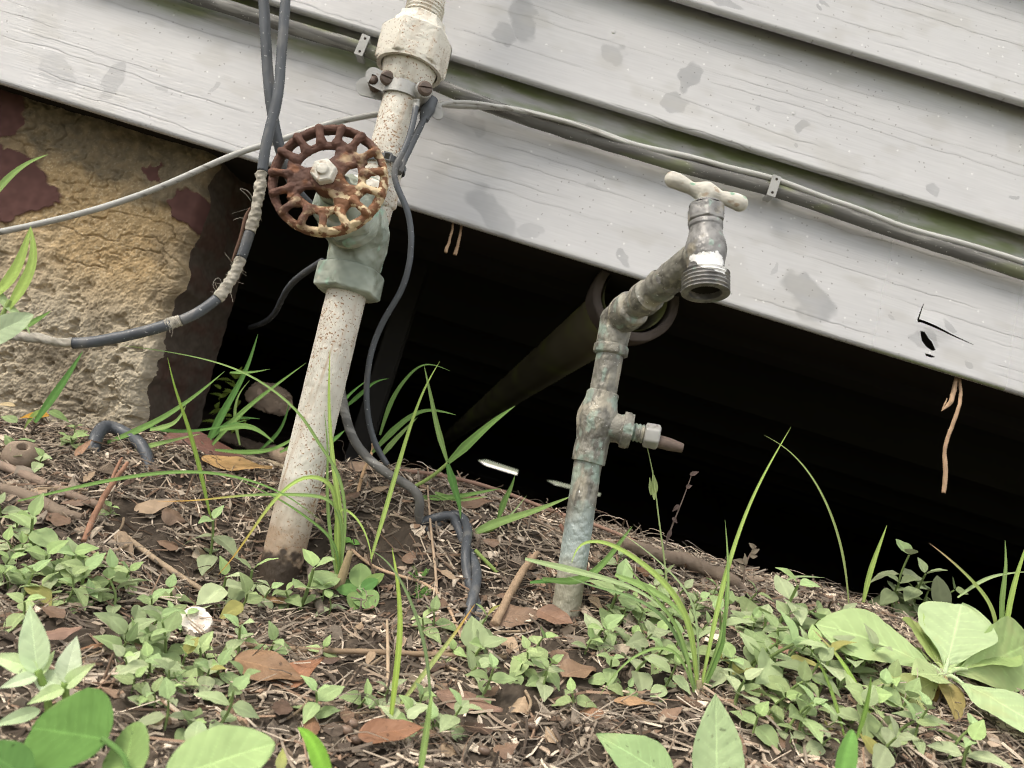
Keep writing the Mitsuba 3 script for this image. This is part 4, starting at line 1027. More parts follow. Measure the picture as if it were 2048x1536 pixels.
right_bank = [(1500, 1330, 50), (1490, 1296, 46), (1470, 1382, 40), (1550, 1360, 46), (1590, 1300, 36), (1620, 1262, 40), (1650, 1330, 40), (1700, 1342, 36), (1690, 1400, 36), (1640, 1400, 40), (1720, 1440, 36), (1600, 1440, 36), (1560, 1420, 40), (1770, 1440, 40), (1505, 1442, 36), (1640, 1488, 26), (1800, 1405, 30), (1540, 1290, 40), (1580, 1250, 38), (1660, 1240, 36), (1600, 1350, 38), (1530, 1400, 36), (1670, 1370, 34), (1740, 1390, 34), (1610, 1215, 34), (1520, 1250, 36), (1690, 1290, 34), (1575, 1480, 34), (1740, 1480, 32), (1460, 1330, 34), (1625, 1305, 34), (1560, 1320, 34), (1720, 1310, 34), (1830, 1450, 34), (1480, 1240, 32), (1650, 1450, 32), (1780, 1370, 30)]
for lst, lab, grp in ((left_bank, 'pale green small-leaved seedling in the dense carpet at the left edge below the pier', 'seedlings of the carpet at the left edge'),
                      (back_left, 'small seedling on the litter just in front of the foot of the pier', 'small seedlings in front of the pier'),
                      (shell_patch, 'sage green small-leaved seedling in the patch around the white shell', 'seedlings around the white shell'),
                      (pipe_foot, 'broad-leaved pale seedling around the muddy foot of the main pipe', 'seedlings at the foot of the main pipe'),
                      (middle, 'pale seedling scattered on the brown litter at bottom centre between the two risers', 'seedlings scattered over the middle litter'),
                      (tap_patch, 'sage green seedling in the patch right of the foot of the tap riser', 'seedlings beside the tap riser'),
                      (right_bank, 'pale green seedling on the bank below the large rosette on the right', 'seedlings on the right bank')):
    for (px, py, L) in lst:
        place_seedling(px, py, L * (1.2 if lst is right_bank else 1.1 if lst is tap_patch else 1.08), lab, grp)
# fill between the listed ones, as dense as the bed is there
def filler(n, box, Lr, lab, grp):
    for _ in range(n):
        place_seedling(rng.uniform(box[0], box[2]), rng.uniform(box[1], box[3]), rng.uniform(*Lr), lab, grp, nodes=2)
filler(7, (1190, 1180, 1480, 1320), (20, 30), 'sage green seedling in the patch right of the foot of the tap riser', 'seedlings beside the tap riser')
filler(7, (1470, 1230, 1760, 1460), (22, 32), 'pale green seedling on the bank below the large rosette on the right', 'seedlings on the right bank')
filler(8, (0, 1080, 240, 1200), (22, 32), 'pale green small-leaved seedling in the dense carpet at the left edge below the pier', 'seedlings of the carpet at the left edge')
filler(5, (240, 1200, 460, 1400), (20, 28), 'sage green small-leaved seedling in the patch around the white shell', 'seedlings around the white shell')
# individuals
place_seedling(1545, 1195, 56, 'large pale wide-leaved seedling on the crest against the dark, right of the tall blade', None, nodes=3, azim=.2)
place_seedling(1500, 1300, 50, 'bright upright seedling with tall top leaves right of the grass tuft base', None, nodes=3, h=1.3)
place_seedling(415, 1075, 46, 'bushy single seedling on bare litter left of the muddy pipe foot', None, nodes=3)
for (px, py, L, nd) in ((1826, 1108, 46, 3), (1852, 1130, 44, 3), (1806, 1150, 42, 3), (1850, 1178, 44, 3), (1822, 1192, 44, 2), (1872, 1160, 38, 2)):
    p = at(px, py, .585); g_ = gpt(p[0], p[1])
    seedling(g_, max(.02, p[2] - g_[2]), L * .585 / FPX * 1.35, nd, 'dull seedling', 'dim plants in the dark opening behind the large rosette', dim=.62)  # leaf colours turned down to paint the gloom of the opening
place_seedling(1930, 1510, 48, 'fresh green seedling in the bottom right corner, left of the cut-off big leaf', None, nodes=2, fresh=1)
place_seedling(1895, 1478, 44, 'fresh green seedling with one tall leaf near the bottom right corner', None, nodes=2, fresh=1, h=1.3)
# the round-leaved one in front of the grass tuft
def rosette(base, specs, label, name='broad_leaf_plant', cat='plant', group=None):
    k = thing(name, label, cat, group)
    for (d, nrm, L, W, col, kw) in specs:
        pet = kw.pop('petiole', .12); hairs = kw.pop('hair', 0)
        b0 = base + unit(d) * L * pet
        pm = (base + b0) / 2 + np.array([0, 0, L * .02])
        v, f = tube([base - np.array([0, 0, .002]), pm, b0 + unit(d) * L * .1], np.array([.0011, .0010, .0007]) * (L / .04) ** .5, 6, 10)
        lk = part(k, 'leaf', *(lambda a: ((a[0], a[1]), 'm_leaf', True, a[2]))(leaf(b0, d, nrm, L, W, col=col, **kw)))
        part(lk, 'stalk', (v, f), 'm_rough', True, np.tile(np.array(col) * .9 + .05, (len(v), 1)))
        if hairs:
            hb = MB()
            for _ in range(hairs):
                u = rng.uniform(0, 1); p = base * (1 - u) + (b0 + unit(d) * L * .1) * u
                q = unit(rng.normal(size=3)); hv, hf = tube([p, p + q * .0035], .00009, 3, 3); hb.add(hv, hf, [.45, .40, .34])
            part(lk, 'hairs', hb.mesh(), 'm_rough', True, hb.color(), kind='stuff')
    return k
def dirpx(base, px, py, Y):
    return at(px, py, Y) - base
g = ground_at(715, 1195)
sp = []
for (px, py, dy, w, c) in [(718, 1138, .010, .75, [.22, .32, .13]), (748, 1172, .000, .7, [.12, .25, .08]), (740, 1222, -.016, .8, [.22, .33, .13]), (705, 1225, -.014, .8, [.22, .32, .12]), (672, 1190, -.004, .62, [.15, .28, .09]), (688, 1170, .004, .62, [.16, .28, .10]), (752, 1210, -.004, .6, [.30, .30, .12]), (760, 1160, .004, .5, [.2, .3, .1])]:
    d = dirpx(g, px, py, g[1] + dy); L = np.linalg.norm(d)
    sp.append((d, np.array([-d[0] * .5, -.75, .6]), L, L * w, np.array(c), dict(shape='round', fold=.12, droop=.15, petiole=.08)))
rosette(g + np.array([0, 0, .004]), sp, 'small rosette of glossy round leaves under the grass right of the main pipe')
# the big rosette on the right, with its worn yellow lower leaves
g = at(1888, 1352, .435)
sp = []
for (px, py, dy, w, c, shp) in [(1652, 1212, .010, .52, [.40, .52, .25], 'obovate'), (1930, 1186, .030, .70, [.44, .55, .31], 'obovate'), (1905, 1190, .045, .5, [.36, .48, .19], 'obovate'), (1830, 1225, .045, .5, [.34, .43, .15], 'obovate'),
                                (2110, 1285, .030, .46, [.37, .49, .21], 'obovate'), (2110, 1440, -.055, .46, [.42, .54, .29], 'obovate'), (1772, 1415, -.030, .42, [.45, .50, .22], 'obovate'), (1830, 1340, -.020, .6, [.40, .49, .24], 'ovate'),
                                (2030, 1228, .040, .46, [.32, .43, .17], 'obovate'), (1985, 1250, .05, .5, [.34, .45, .18], 'obovate'), (1850, 1300, .03, .6, [.38, .48, .22], 'obovate'), (1800, 1445, -.02, .30, [.34, .24, .08], 'ovate'), (1925, 1440, -.03, .4, [.34, .28, .12], 'ovate')]:
    d = dirpx(g, px, py, g[1] + dy); L = np.linalg.norm(d)
    nrm = np.array([-d[0] * 1.2 + rng.normal() * .25, -.8, .75 + rng.normal() * .3])
    sp.append((d, nrm, L * .88, L * w, np.array(c), dict(shape=shp, fold=rng.uniform(.02, .24), droop=rng.uniform(.05, .30), petiole=.12, wav=rng.uniform(.02, .05), hair=26, big=1)))
rosette(g, sp, 'large light green rosette of hairy oblong leaves on the bank at the right edge')
g3 = ground_at(1868, 1225)
rosette(at(1885, 1235, .52), [(dirpx(at(1885, 1235, .52), 1880, 1150, .525), np.array([.2, -1, .3]), .024, .016, np.array([.13, .15, .09]), dict(shape='round', fold=.1, droop=.1))], 'single dull round leaf standing in the dark above the large rosette', 'broad_leaf')
# large leaves close to the camera along the bottom edge
def single(label, px0, py0, Y0, px1, py1, Y1, w, col, nrm, name='broad_leaf', **kw):
    k = thing(name, label, 'leaf')
    a, b = at(px0, py0, Y0), at(px1, py1, Y1); d = b - a; L = np.linalg.norm(d)
    args = dict(shape='ovate', fold=.16, droop=.06, wav=.02, big=1); args.update(kw)
    v, f, c = leaf(a, d, np.array(nrm, float), L, L * w, col=col, **args)
    put(k, (v, f), 'm_leaf', True, c)
    st = spline([a + unit(d) * L * .06, a - unit(d) * .01 - np.array([0, 0, .006]), gpt(a[0] - d[0] * .2, a[1] - .006, -.004)], 12)
    v, f = tube(st, .0009, 6, smooth_path=False); part(k, 'stalk', (v, f), 'm_rough', True, np.tile(np.array(col) * .8, (len(v), 1)))
    return k
single('large upright pointed leaf at the bottom edge, right of centre', 1432, 1590, .325, 1436, 1386, .335, .60, [.40, .52, .28], [.1, -1, .35])
single('large glossy leaf lying at the bottom edge, left of the upright pointed leaf', 1345, 1560, .330, 1192, 1462, .345, .56, [.31, .44, .21], [-.1, -.75, .65])
single('dark glossy broad leaf in the bottom left corner', 215, 1480, .250, 45, 1445, .262, .78, [.13, .25, .07], [.05, -.8, .6], shape='round', droop=.12)
single('broad dark leaf cut by the bottom edge at far left', 60, 1560, .240, -40, 1490, .245, .6, [.10, .20, .06], [.05, -.8, .6], shape='round')
single('broad pale leaf spreading along the bottom edge left of centre', 330, 1560, .250, 552, 1478, .262, .62, [.40, .54, .24], [-.1, -.8, .6], shape='round', droop=.1)
single('broad green leaf rising from the bottom edge between the dark and the pale one', 250, 1580, .245, 262, 1440, .262, .66, [.24, .36, .13], [-.3, -1, .3], shape='round')
single('small pale round leaf at the bottom left beside the broad leaves', 388, 1490, .300, 396, 1440, .305, .9, [.40, .50, .28], [0, -1, .4], shape='round')
single('yellowed leaf end at the bottom edge right of the broad pale leaf', 560, 1540, .285, 566, 1496, .287, .55, [.45, .47, .16], [.3, -1, .3])
# the tall pale plant at the left edge
lp = thing('pale_leaf_plant', 'taller plant with long leaves painted blown-out pale at the left edge near the camera', 'plant')
lb_ = gpt(-.140, .300)
for (px0, py0, px1, py1, dy, w, c) in [(75, 1345, 58, 1215, .0, .42, [.50, .62, .38]), (130, 1365, 150, 1278, .0, .55, [.58, .67, .47]), (75, 1340, -20, 1308, -.004, .4, [.50, .62, .34]), (75, 1350, 5, 1372, -.010, .42, [.52, .62, .40]), (128, 1375, 62, 1402, -.012, .40, [.46, .57, .29]), (130, 1372, 180, 1330, -.004, .42, [.48, .60, .32]),
                                       (130, 1380, 60, 1340, .004, .5, [.48, .57, .38]), (80, 1420, -10, 1448, -.012, .34, [.40, .50, .30]), (80, 1350, 108, 1300, .006, .34, [.46, .57, .29])]:
    a, b = at(px0, py0, .300), at(px1, py1, .300 + dy); d = b - a; L = np.linalg.norm(d)
    v, f, c2 = leaf(a, d, np.array([.15, -.9, .55]), L * 1.05, L * w, col=np.array(c) * 1.15, big=1, fold=.3, droop=.12, wav=.02)  # leaf colours raised to paint the blown-out light
    part(lp, 'leaf', (v, f), 'm_leaf', True, c2)
for (px0, py0, px1, py1) in ((75, 1340, 95, 1440), (130, 1365, 132, 1440)):
    v, f = tube([at(px0, py0, .300), at(px1, py1 - 40, .303), at(px1, py1 + 30, .307)], .0014, 6, 14); part(lp, 'stem', (v, f), 'm_rough', True, np.tile([.2, .3, .08], (len(v), 1)))

# ------------------------------------------------------------------ grass
def px_path(q, Y0, Y1, ground=True):
    n = len(q); o = []
    for i, c in enumerate(q):
        Y = Y0 + (Y1 - Y0) * i / (n - 1) if len(c) < 3 else c[2]
        o.append(at(c[0], c[1], Y))
    return o
def base_Y(px, py): return float(ground_at(px, py)[1])
def blade_part(parent, q, w, col=None, tip=None, dY=(0, 0), name='blade', fold=.35, tw=0.0, taper=.6, toward=None):
    Yb = base_Y(*q[0][:2]) + dY[0]
    pts = px_path(q, Yb, Yb + dY[1])
    pts[0] = pts[0] - unit(pts[1] - pts[0]) * .004
    v, f, c = blade_mesh(pts, w * .82 * Yb / FPX, G1 if col is None else col, tip, fold, tw, taper=taper, toward=toward)
    part(parent, name, (v, f), 'm_leaf', True, c)
def blade_thing(label, q, w, col=None, tip=None, dY=(0, 0), Y=None, group=None, **kw):
    k = thing('grass_shoot', label, 'grass', group)
    Yb = base_Y(*q[0][:2]) + dY[0] if Y is None else Y
    v, f, c = blade_mesh(px_path(q, Yb, Yb + dY[1]), w * Yb / FPX, G1 if col is None else col, tip, **kw)
    put(k, (v, f), 'm_leaf', True, c)
BR = np.array([.36, .49, .14]); DK = np.array([.09, .19, .055]); YB = np.array([.42, .24, .07]); TAN = np.array([.33, .24, .14]); ORA = np.array([.55, .32, .09])
t1_ = thing('grass_tuft', 'bright grass tuft right of the tap riser with arching blades', 'grass tuft')
for q, w, c, kw in [([(1393, 1385), (1376, 1250), (1332, 1172), (1262, 1112), (1200, 1084), (1160, 1092), (1143, 1126)], 17, BR, dict(dY=(0, -.03))),
                    ([(1400, 1385), (1434, 1220), (1462, 1112), (1510, 985), (1582, 854)], 12, BR, dict(dY=(0, .02))),
                    ([(1397, 1385), (1440, 1280), (1456, 1160), (1450, 1040)], 11, G1, dict(dY=(0, .01))),
                    ([(1386, 1385), (1350, 1250), (1290, 1175), (1250, 1125)], 11, G1, dict(dY=(0, .0))),
                    ([(1392, 1385), (1330, 1240), (1250, 1190), (1180, 1170), (1130, 1150)], 10, np.array([.2, .3, .13]), dict(dY=(0, .01))),
                    ([(1404, 1385), (1440, 1300), (1447, 1270), (1452, 1160)], 12, G2, dict(dY=(0, -.005))),
                    ([(1385, 1385), (1340, 1300), (1260, 1320), (1200, 1390)], 8, G1, dict(dY=(0, -.02))),
                    ([(1400, 1390), (1330, 1400), (1230, 1412)], 9, np.array([.2, .26, .12]), dict(dY=(0, -.01))),
                    ([(1396, 1382), (1392, 1240), (1370, 1180), (1290, 1100), (1235, 1062)], 6, G3, dict(dY=(0, .0)))]:
    blade_part(t1_, q, w, c, **kw)
v, f = tube([at(1402, 1392, base_Y(1402, 1392)), at(1398, 1360, base_Y(1402, 1392))], [.0022, .0014], 8, 6); part(t1_, 'stem_base', (v, f), 'm_rough', True, np.tile([.30, .26, .16], (len(v), 1)))
t2_ = thing('grass_tuft', 'tall grass tuft directly right of the main pipe, with drooping yellow-tipped blades', 'grass tuft')
for q, w, c, tip, dY in [([(676, 1168), (682, 1060), (667, 930), (658, 800), (660, 700)], 13, BR, G4, (0, .01)), ([(674, 1168), (672, 1010), (655, 966), (610, 956), (550, 1000), (505, 1060), (462, 1120), (436, 1150)], 11, BR, YB, (0, -.05)),
                         ([(676, 1168), (668, 1010), (600, 990), (480, 992), (400, 1000), (316, 1003)], 9, G1, ORA, (0, -.03)), ([(675, 1168), (668, 1090), (620, 1040), (560, 1000), (470, 955)], 7, G2, None, (0, -.02)),
                         ([(677, 1168), (684, 1020), (715, 1040), (738, 1090), (744, 1125)], 7, BR, None, (0, -.01)), ([(676, 1168), (690, 1060), (676, 950), (640, 890), (600, 830), (500, 752), (380, 712), (240, 690)], 8, G1, None, (0, -.03)), ([(675, 1168), (655, 1000), (655, 900), (648, 820)], 8, G1, None, (0, -.01))]:
    blade_part(t2_, q, w, c, tip, dY)
v, f = tube([gp(676, 1180, -.004), gp(676, 1180, .010), gp(676, 1180, .024)], [.0030, .0028, .0018], 8, 8); part(t2_, 'stem_base', (v, f), 'm_rough', True, np.tile([.28, .22, .13], (len(v), 1)))
blade_thing('long straight blade leaning right between the main pipe and the black wire', [(738, 1130), (765, 1040), (800, 920), (846, 785), (880, 722)], 9, BR, dY=(0, .03))
blade_thing('long low blade arching over the litter from the left edge to the main pipe', [(36, 1002), (110, 985), (200, 965), (330, 946), (450, 950), (560, 985), (640, 1040)], 8, G2, None, dY=(0, .0), Y=.470)
blade_thing('upright speckled stalk left of the main pipe before the pier', [(422, 1040), (400, 940), (375, 850), (350, 775), (335, 714)], 8, np.array([.22, .33, .07]), dY=(0, .0))
blade_thing('upright blade in the middle foreground', [(776, 1480), (792, 1350), (800, 1240), (793, 1150), (784, 1096)], 12, np.array([.27, .37, .08]), dY=(0, .05))
blade_thing('straight yellowing blade crossing the litter in the middle foreground', [(792, 1420), (850, 1345), (900, 1280), (950, 1208)], 10, np.array([.36, .42, .16]), ORA, dY=(0, .02))
blade_thing('thin grey-green stalk behind the yellowing blade', [(862, 1440), (855, 1330), (835, 1240), (800, 1160), (770, 1120), (742, 1100)], 7, np.array([.17, .24, .11]), dY=(0, .02))
blade_thing('blurred stalk at the bottom edge, centre', [(838, 1560), (850, 1480), (862, 1400), (864, 1390)], 13, np.array([.25, .36, .12]), dY=(0, .01), Y=.30)
blade_thing('broad blurred blade at the bottom edge, left of centre', [(655, 1580), (640, 1520), (618, 1475), (596, 1455)], 34, np.array([.20, .40, .06]), dY=(0, .01), Y=.26)
blade_thing('broad blurred blade at the bottom edge below the right bank', [(1682, 1580), (1690, 1520), (1702, 1475), (1706, 1460)], 42, np.array([.17, .34, .09]), dY=(0, .01), Y=.28)
blade_thing('slender blade just left of the broad blurred one on the right', [(1712, 1480), (1730, 1420), (1740, 1370), (1742, 1352)], 10, np.array([.18, .30, .07]), dY=(0, .0), Y=.34)
blade_thing('thin drooping blade down the right bank', [(1745, 1445), (1720, 1390), (1680, 1320), (1625, 1258)], 12, np.array([.25, .38, .09]), TAN, dY=(0, .04))
blade_thing('thin wavy stalk left of the drooping blade', [(1690, 1480), (1668, 1400), (1640, 1330), (1612, 1285)], 8, np.array([.2, .3, .08]), dY=(0, .03))
blade_thing('slender arching blade over the dark opening, right of the tall tuft', [(1698, 1215), (1690, 1140), (1672, 1060), (1630, 965), (1575, 900), (1528, 870)], 6, np.array([.29, .36, .14]), dY=(0, .0))
blade_thing('short straight blade before the dark opening', [(1724, 1215), (1738, 1150), (1755, 1100), (1774, 1050)], 11, BR, dY=(0, .0))
blade_thing('brown-tipped blade leaning left over the large rosette', [(1994, 1310), (1985, 1225), (1955, 1175), (1900, 1120), (1858, 1086)], 10, np.array([.24, .30, .10]), TAN, dY=(.0, .02), Y=.455)
blade_thing('upright blade at the right edge, left one of the pair', [(2004, 1290), (2003, 1200), (2010, 1140), (2010, 1080)], 12, G1, Y=.47)
blade_thing('upright blade at the right edge, right one of the pair', [(2006, 1290), (2020, 1200), (2036, 1140), (2060, 1070)], 12, BR, Y=.465)
blade_thing('thin blade bowing to the right edge above the rosette', [(1915, 1195), (1950, 1170), (1990, 1152), (2060, 1143)], 7, G3, Y=.47)
blade_thing('hair-thin curled blade right of the large crest seedling', [(1560, 1180), (1575, 1160), (1600, 1153), (1650, 1156)], 5, G3, Y=.52)
st = thing('grass_stalk', 'seed stalk with one pale spikelet hanging before the dark right of the tee', 'grass stalk')
v, f = tube(px_path([(1340, 1240), (1330, 1130), (1318, 1040), (1306, 950), (1292, 885)], .515, .51), [.0007, .0006, .0005, .0003], 6, 40); part(st, 'stalk', (v, f), 'm_rough', True, np.tile([.27, .34, .15], (len(v), 1)))
for a, b in (((1308, 1000), (1305, 940)), ((1302, 990), (1299, 955)), ((1312, 985), (1308, 950))):
    p, q = at(*a, .511), at(*b, .511); v, f, c = leaf(p, q - p, np.array([.2, -1, .1]), np.linalg.norm(q - p), .0030, fold=.6, droop=0, col=[.38, .46, .20]); part(st, 'spikelet', (v, f), 'm_leaf', True, c)
# couch grass in the middle: runners with flat leaves
cg = thing('couch_grass', 'couch grass with flat dark green leaves between the wires and the tap riser', 'grass')
for q, w, c, Y, tw in [([(897, 925), (940, 885), (985, 845), (1030, 812)], 20, G2, .56, 0), ([(895, 928), (908, 975), (918, 1010), (921, 1038)], 17, DK * 1.2, .555, .3), ([(895, 925), (876, 860), (862, 795), (848, 730)], 12, G1, .565, .2), ([(940, 1070), (990, 1048), (1060, 1025), (1146, 991)], 19, G1, .55, 0),
                       ([(830, 994), (900, 995), (960, 985), (1002, 977)], 13, G2, .565, 0), ([(997, 1036), (1010, 1000), (1022, 975), (1030, 950)], 13, G2, .555, 0), ([(760, 915), (800, 870), (835, 835)], 12, G1, .575, 0), ([(745, 905), (800, 850), (850, 822), (912, 830)], 14, G2, .575, 0),
                       ([(690, 815), (720, 790), (750, 765), (778, 757)], 10, DK, .60, 0), ([(1000, 1052), (1030, 1020), (1054, 990)], 5, G3, .55, 0), ([(760, 870), (785, 800), (815, 755), (850, 730), (900, 742)], 10, G2, .58, .4), ([(870, 985), (920, 1000), (975, 992)], 11, G1, .565, .4)]:
    v, f, cc = blade_mesh(px_path(q, Y, Y - .006), w * Y / FPX, c, None, .3, tw, taper=.75); part(cg, 'blade', (v, f), 'm_leaf', True, cc)
for q, Y in (([(825, 975), (860, 955), (895, 927)], .56), ([(930, 1070), (980, 1060), (1010, 1040)], .55), ([(950, 1100), (1000, 1150), (1060, 1200), (1110, 1240)], .52)):
    v, f = tube(px_path(q, Y, Y), .0013, 7, 16); part(cg, 'runner', (v, f), 'm_rough', True, np.tile([.22, .30, .09], (len(v), 1)))
# leaves on the tap riser's foot
cg2 = thing('couch_grass', 'couch grass runner with broad blades crossing the foot of the tap riser', 'grass')
for q, w, c, Y in [([(1085, 1158), (1170, 1155), (1240, 1085), (1265, 1052)], 16, G2, .475), ([(1050, 1118), (1120, 1135), (1200, 1155), (1290, 1190), (1340, 1235)], 14, G3, .47), ([(1060, 1165), (1120, 1160), (1190, 1155)], 10, DK * 1.3, .478), ([(1230, 1150), (1300, 1180), (1350, 1215), (1390, 1270)], 16, G1, .47)]:
    v, f, cc = blade_mesh(px_path(q, Y, Y - .004), w * Y / FPX, c, None, .3, 0, taper=.7); part(cg2, 'blade', (v, f), 'm_leaf', True, cc)
# clump between pier and pipe
cg3 = thing('couch_grass', 'clump of couch grass in the gap between the pier and the main pipe', 'grass')
for q, w, c, Y in [([(410, 895), (450, 820), (490, 745), (516, 668)], 17, DK * 1.3, .63), ([(215, 885), (300, 850), (380, 800), (450, 742)], 16, G2, .585), ([(425, 890), (480, 830), (540, 780), (612, 726)], 13, G2, .61), ([(440, 860), (500, 855), (548, 885)], 16, G2, .60), ([(270, 900), (330, 885), (400, 868)], 12, G1, .585), ([(300, 860), (350, 845), (372, 810)], 13, G1, .58),
                       ([(420, 880), (470, 840), (520, 838)], 11, DK, .64), ([(460, 745), (500, 745), (540, 738)], 8, G2, .62), ([(430, 900), (540, 900), (600, 870), (640, 850)], 11, G2, .60), ([(520, 900), (560, 860), (580, 800)], 9, DK, .65), ([(290, 852), (340, 862), (420, 858), (500, 838)], 9, DK * 1.2, .59), ([(640, 890), (660, 850), (690, 800), (735, 760)], 13, DK * 1.3, .60), ([(560, 905), (600, 880), (640, 820)], 10, G2, .61),
                       ([(640, 900), (680, 870), (690, 860)], 12, DK * 1.4, .60), ([(480, 890), (470, 830), (478, 790), (500, 760)], 7, G1, .63)]:
    v, f, cc = blade_mesh(px_path(q, Y, Y - .006), w * Y / FPX, c, None, .3, .2, taper=.75); part(cg3, 'blade', (v, f), 'm_leaf', True, cc)
# sunlit leaves and a stone further in
lv = thing('fern', 'sunlit yellow-green fern leaves deep in the gap behind the pier', 'fern')
fb = at(452, 850, .86)
for i in range(26):
    p = at(rng.uniform(432, 492), rng.uniform(755, 850), rng.uniform(.84, .90)); d = rng.normal(size=3) + np.array([0, -.4, .5])
    v, f, cc = leaf(p, d, np.array([0, -.6, .8]), rng.uniform(.008, .016), .006, col=np.array([.38, .52, .10])); part(lv, 'leaf', (v, f), 'm_leaf', True, cc)
sg = trimesh.creation.icosphere(4, 1.0); sv = sg.vertices * np.array([.026, .020, .018]); sv = sv * (1 + .9 * (meshkit.fbm(np.round(sv * 55) / 1.6, 2, 3)[:, None] - .5) + .3 * (meshkit.fbm(sv * 160, 3, 6)[:, None] - .5)) + at(540, 800, .90)
put(thing('stone', 'pale orange stone in the gap behind the main pipe', 'stone'), (sv, sg.faces), 'm_rough', True, np.array([.56, .43, .33]) * (.7 + .6 * meshkit.fbm(sv * 60, 3, 5)[:, None]))
# blades at the left edge, against the pier
le = thing('grass_tuft', 'light blurred grass blades at the left edge in front of the pier', 'grass tuft')
for q, w, c, Y in [([(-20, 600), (20, 560), (45, 510), (62, 452)], 26, BR, .40), ([(15, 620), (45, 575), (66, 520), (62, 455)], 24, BR, .40), ([(-40, 425), (20, 355), (60, 325), (96, 309)], 18, G1 * .9, .44), ([(70, 845), (110, 790), (140, 745), (166, 702)], 18, DK * 1.3, .56), ([(-20, 560), (10, 605), (45, 640), (60, 668)], 16, G3, .40), ([(40, 660), (75, 640), (102, 622)], 15, G2, .42)]:
    v, f, cc = blade_mesh(px_path(q, Y, Y), w * Y / FPX, c, None, .25, 0, taper=.6); part(le, 'blade', (v, f), 'm_leaf', True, cc)
for q in ([(20, 600), (-30, 700), (-110, 900), (-130, 1010)], [(15, 640), (-40, 740), (-100, 900), (-126, 1010)]):
    g_ = ground_at(-60, 1060); v, f = tube([at(*c, .40) for c in q[:3]] + [gpt(at(*q[3], .40)[0], .40, -.004)], .0012, 6, 24); part(le, 'stem', (v, f), 'm_rough', True, np.tile([.22, .30, .10], (len(v), 1)))
single('pale blurred rounded leaf at the left edge by the taped cable', -60, 690, .34, 64, 628, .34, .42, [.46, .57, .36], [.2, -1, .2], shape='round')
yl = thing('leaf_sprig', 'small sprig with one orange leaf at the foot of the pier on the left', 'sprig')
for (a, b, w, c, Y) in (((98, 832), (30, 822), .3, [.50, .28, .06], .575), ((82, 820), (32, 855), .26, [.22, .32, .10], .573), ((98, 822), (138, 836), .42, [.24, .34, .14], .574), ((30, 812), (-15, 800), .26, [.52, .42, .26], .575), ((34, 845), (0, 825), .5, [.28, .36, .18], .57)):
    p, q = at(*a, Y), at(*b, Y); d = q - p; v, f, cc = leaf(p, d, np.array([0, -.7, .7]), np.linalg.norm(d), np.linalg.norm(d) * w, col=np.array(c)); part(yl, 'leaf', (v, f), 'm_leaf', True, cc)
# tiny feathery plants
for (px, py, lab) in ((838, 1150, 'tiny feathery green plant on the soil left of the twisted wires, upper one'), (832, 1188, 'tiny feathery green plant on the soil left of the twisted wires, lower one')):
    k = thing('feathery_plant', lab, 'plant'); g = ground_at(px, py + 12)
    for i in range(9):
        a = rng.uniform(0, 6.3); e = rng.uniform(.3, 1.2); d = np.array([math.cos(a) * math.cos(e), math.sin(a) * math.cos(e), math.sin(e)]); L = rng.uniform(.006, .010)
        m_ = MB(); v, f = tube([g, g + d * L], .0002, 4, 4); m_.add(v, f, [.12, .22, .06])
        for j in range(5):
            for s in (-1, 1):
                dd_ = unit(d + s * np.cross(d, [0, 0, 1]) * 1.2); p = g + d * L * (.35 + .15 * j); v, f, c = leaf(p, dd_, np.array([0, -.5, 1]), L * .32, L * .08, col=[.13, .25, .07], nu=4); m_.add(v, np.vstack([f[:, [0, 1, 2]], f[:, [0, 2, 3]]]), c)
        part(k, 'frond', m_.mesh(), 'm_leaf', True, m_.color())
# small clover by the tuft
k = thing('tiny_clover', 'tiny clover of four round leaves right of the tall grass tuft', 'clover'); g = ground_at(698, 1096)
for a in (0, 1.6, 3.1, 4.6):
    d = np.array([math.cos(a), math.sin(a) * .8, .35]); v, f, c = leaf(g + np.array([0, -.002, .003]), d, np.array([0, -.6, .8]), .0062, .0055, col=[.15, .30, .08], shape='round', nu=6); part(k, 'leaf', (v, f), 'm_leaf', True, c)
# dead stalks against the dark
ds = thing('dead_stalk', 'dry dead stalk with shrivelled bits against the dark, right of the seed stalk', 'stalk')
v, f = tube(px_path([(1328, 1100), (1345, 1050), (1365, 1000), (1386, 942)], .535, .535), [.0006, .0006, .0004, .0003], 6, 30); part(ds, 'stem', (v, f), 'm_rough', True, np.tile([.17, .13, .11], (len(v), 1)))
for (a, b) in (((1342, 1060), (1336, 1075)), ((1345, 1035), (1352, 1042)), ((1358, 1010), (1350, 1018)), ((1380, 950), (1392, 945)), ((1372, 975), (1380, 972))):
    p, q = at(*a, .534), at(*b, .533); v, f, c = leaf(p, q - p, np.array([0, -1, .3]), np.linalg.norm(q - p) * 1.5, .003, col=[.15, .11, .10], wav=.1); part(ds, 'leaf', (v, f), 'm_leaf', True, c)
ds = thing('dead_seedling', 'withered brown seedling on the crest left of the large crest seedling', 'seedling')
v, f = tube(px_path([(1488, 1165), (1490, 1135), (1500, 1110), (1512, 1092)], .53, .53), .0006, 6, 16); part(ds, 'stem', (v, f), 'm_rough', True, np.tile([.20, .15, .12], (len(v), 1)))
for (a, b) in (((1490, 1125), (1470, 1118)), ((1490, 1130), (1492, 1108)), ((1502, 1106), (1520, 1098)), ((1500, 1112), (1516, 1112)), ((1508, 1096), (1500, 1086)), ((1488, 1140), (1480, 1128))):
    p, q = at(*a, .529), at(*b, .528); v, f, c = leaf(p, q - p, np.array([0, -1, .3]), np.linalg.norm(q - p), .0035, col=[.24, .20, .15], wav=.08); part(ds, 'leaf', (v, f), 'm_leaf', True, c)

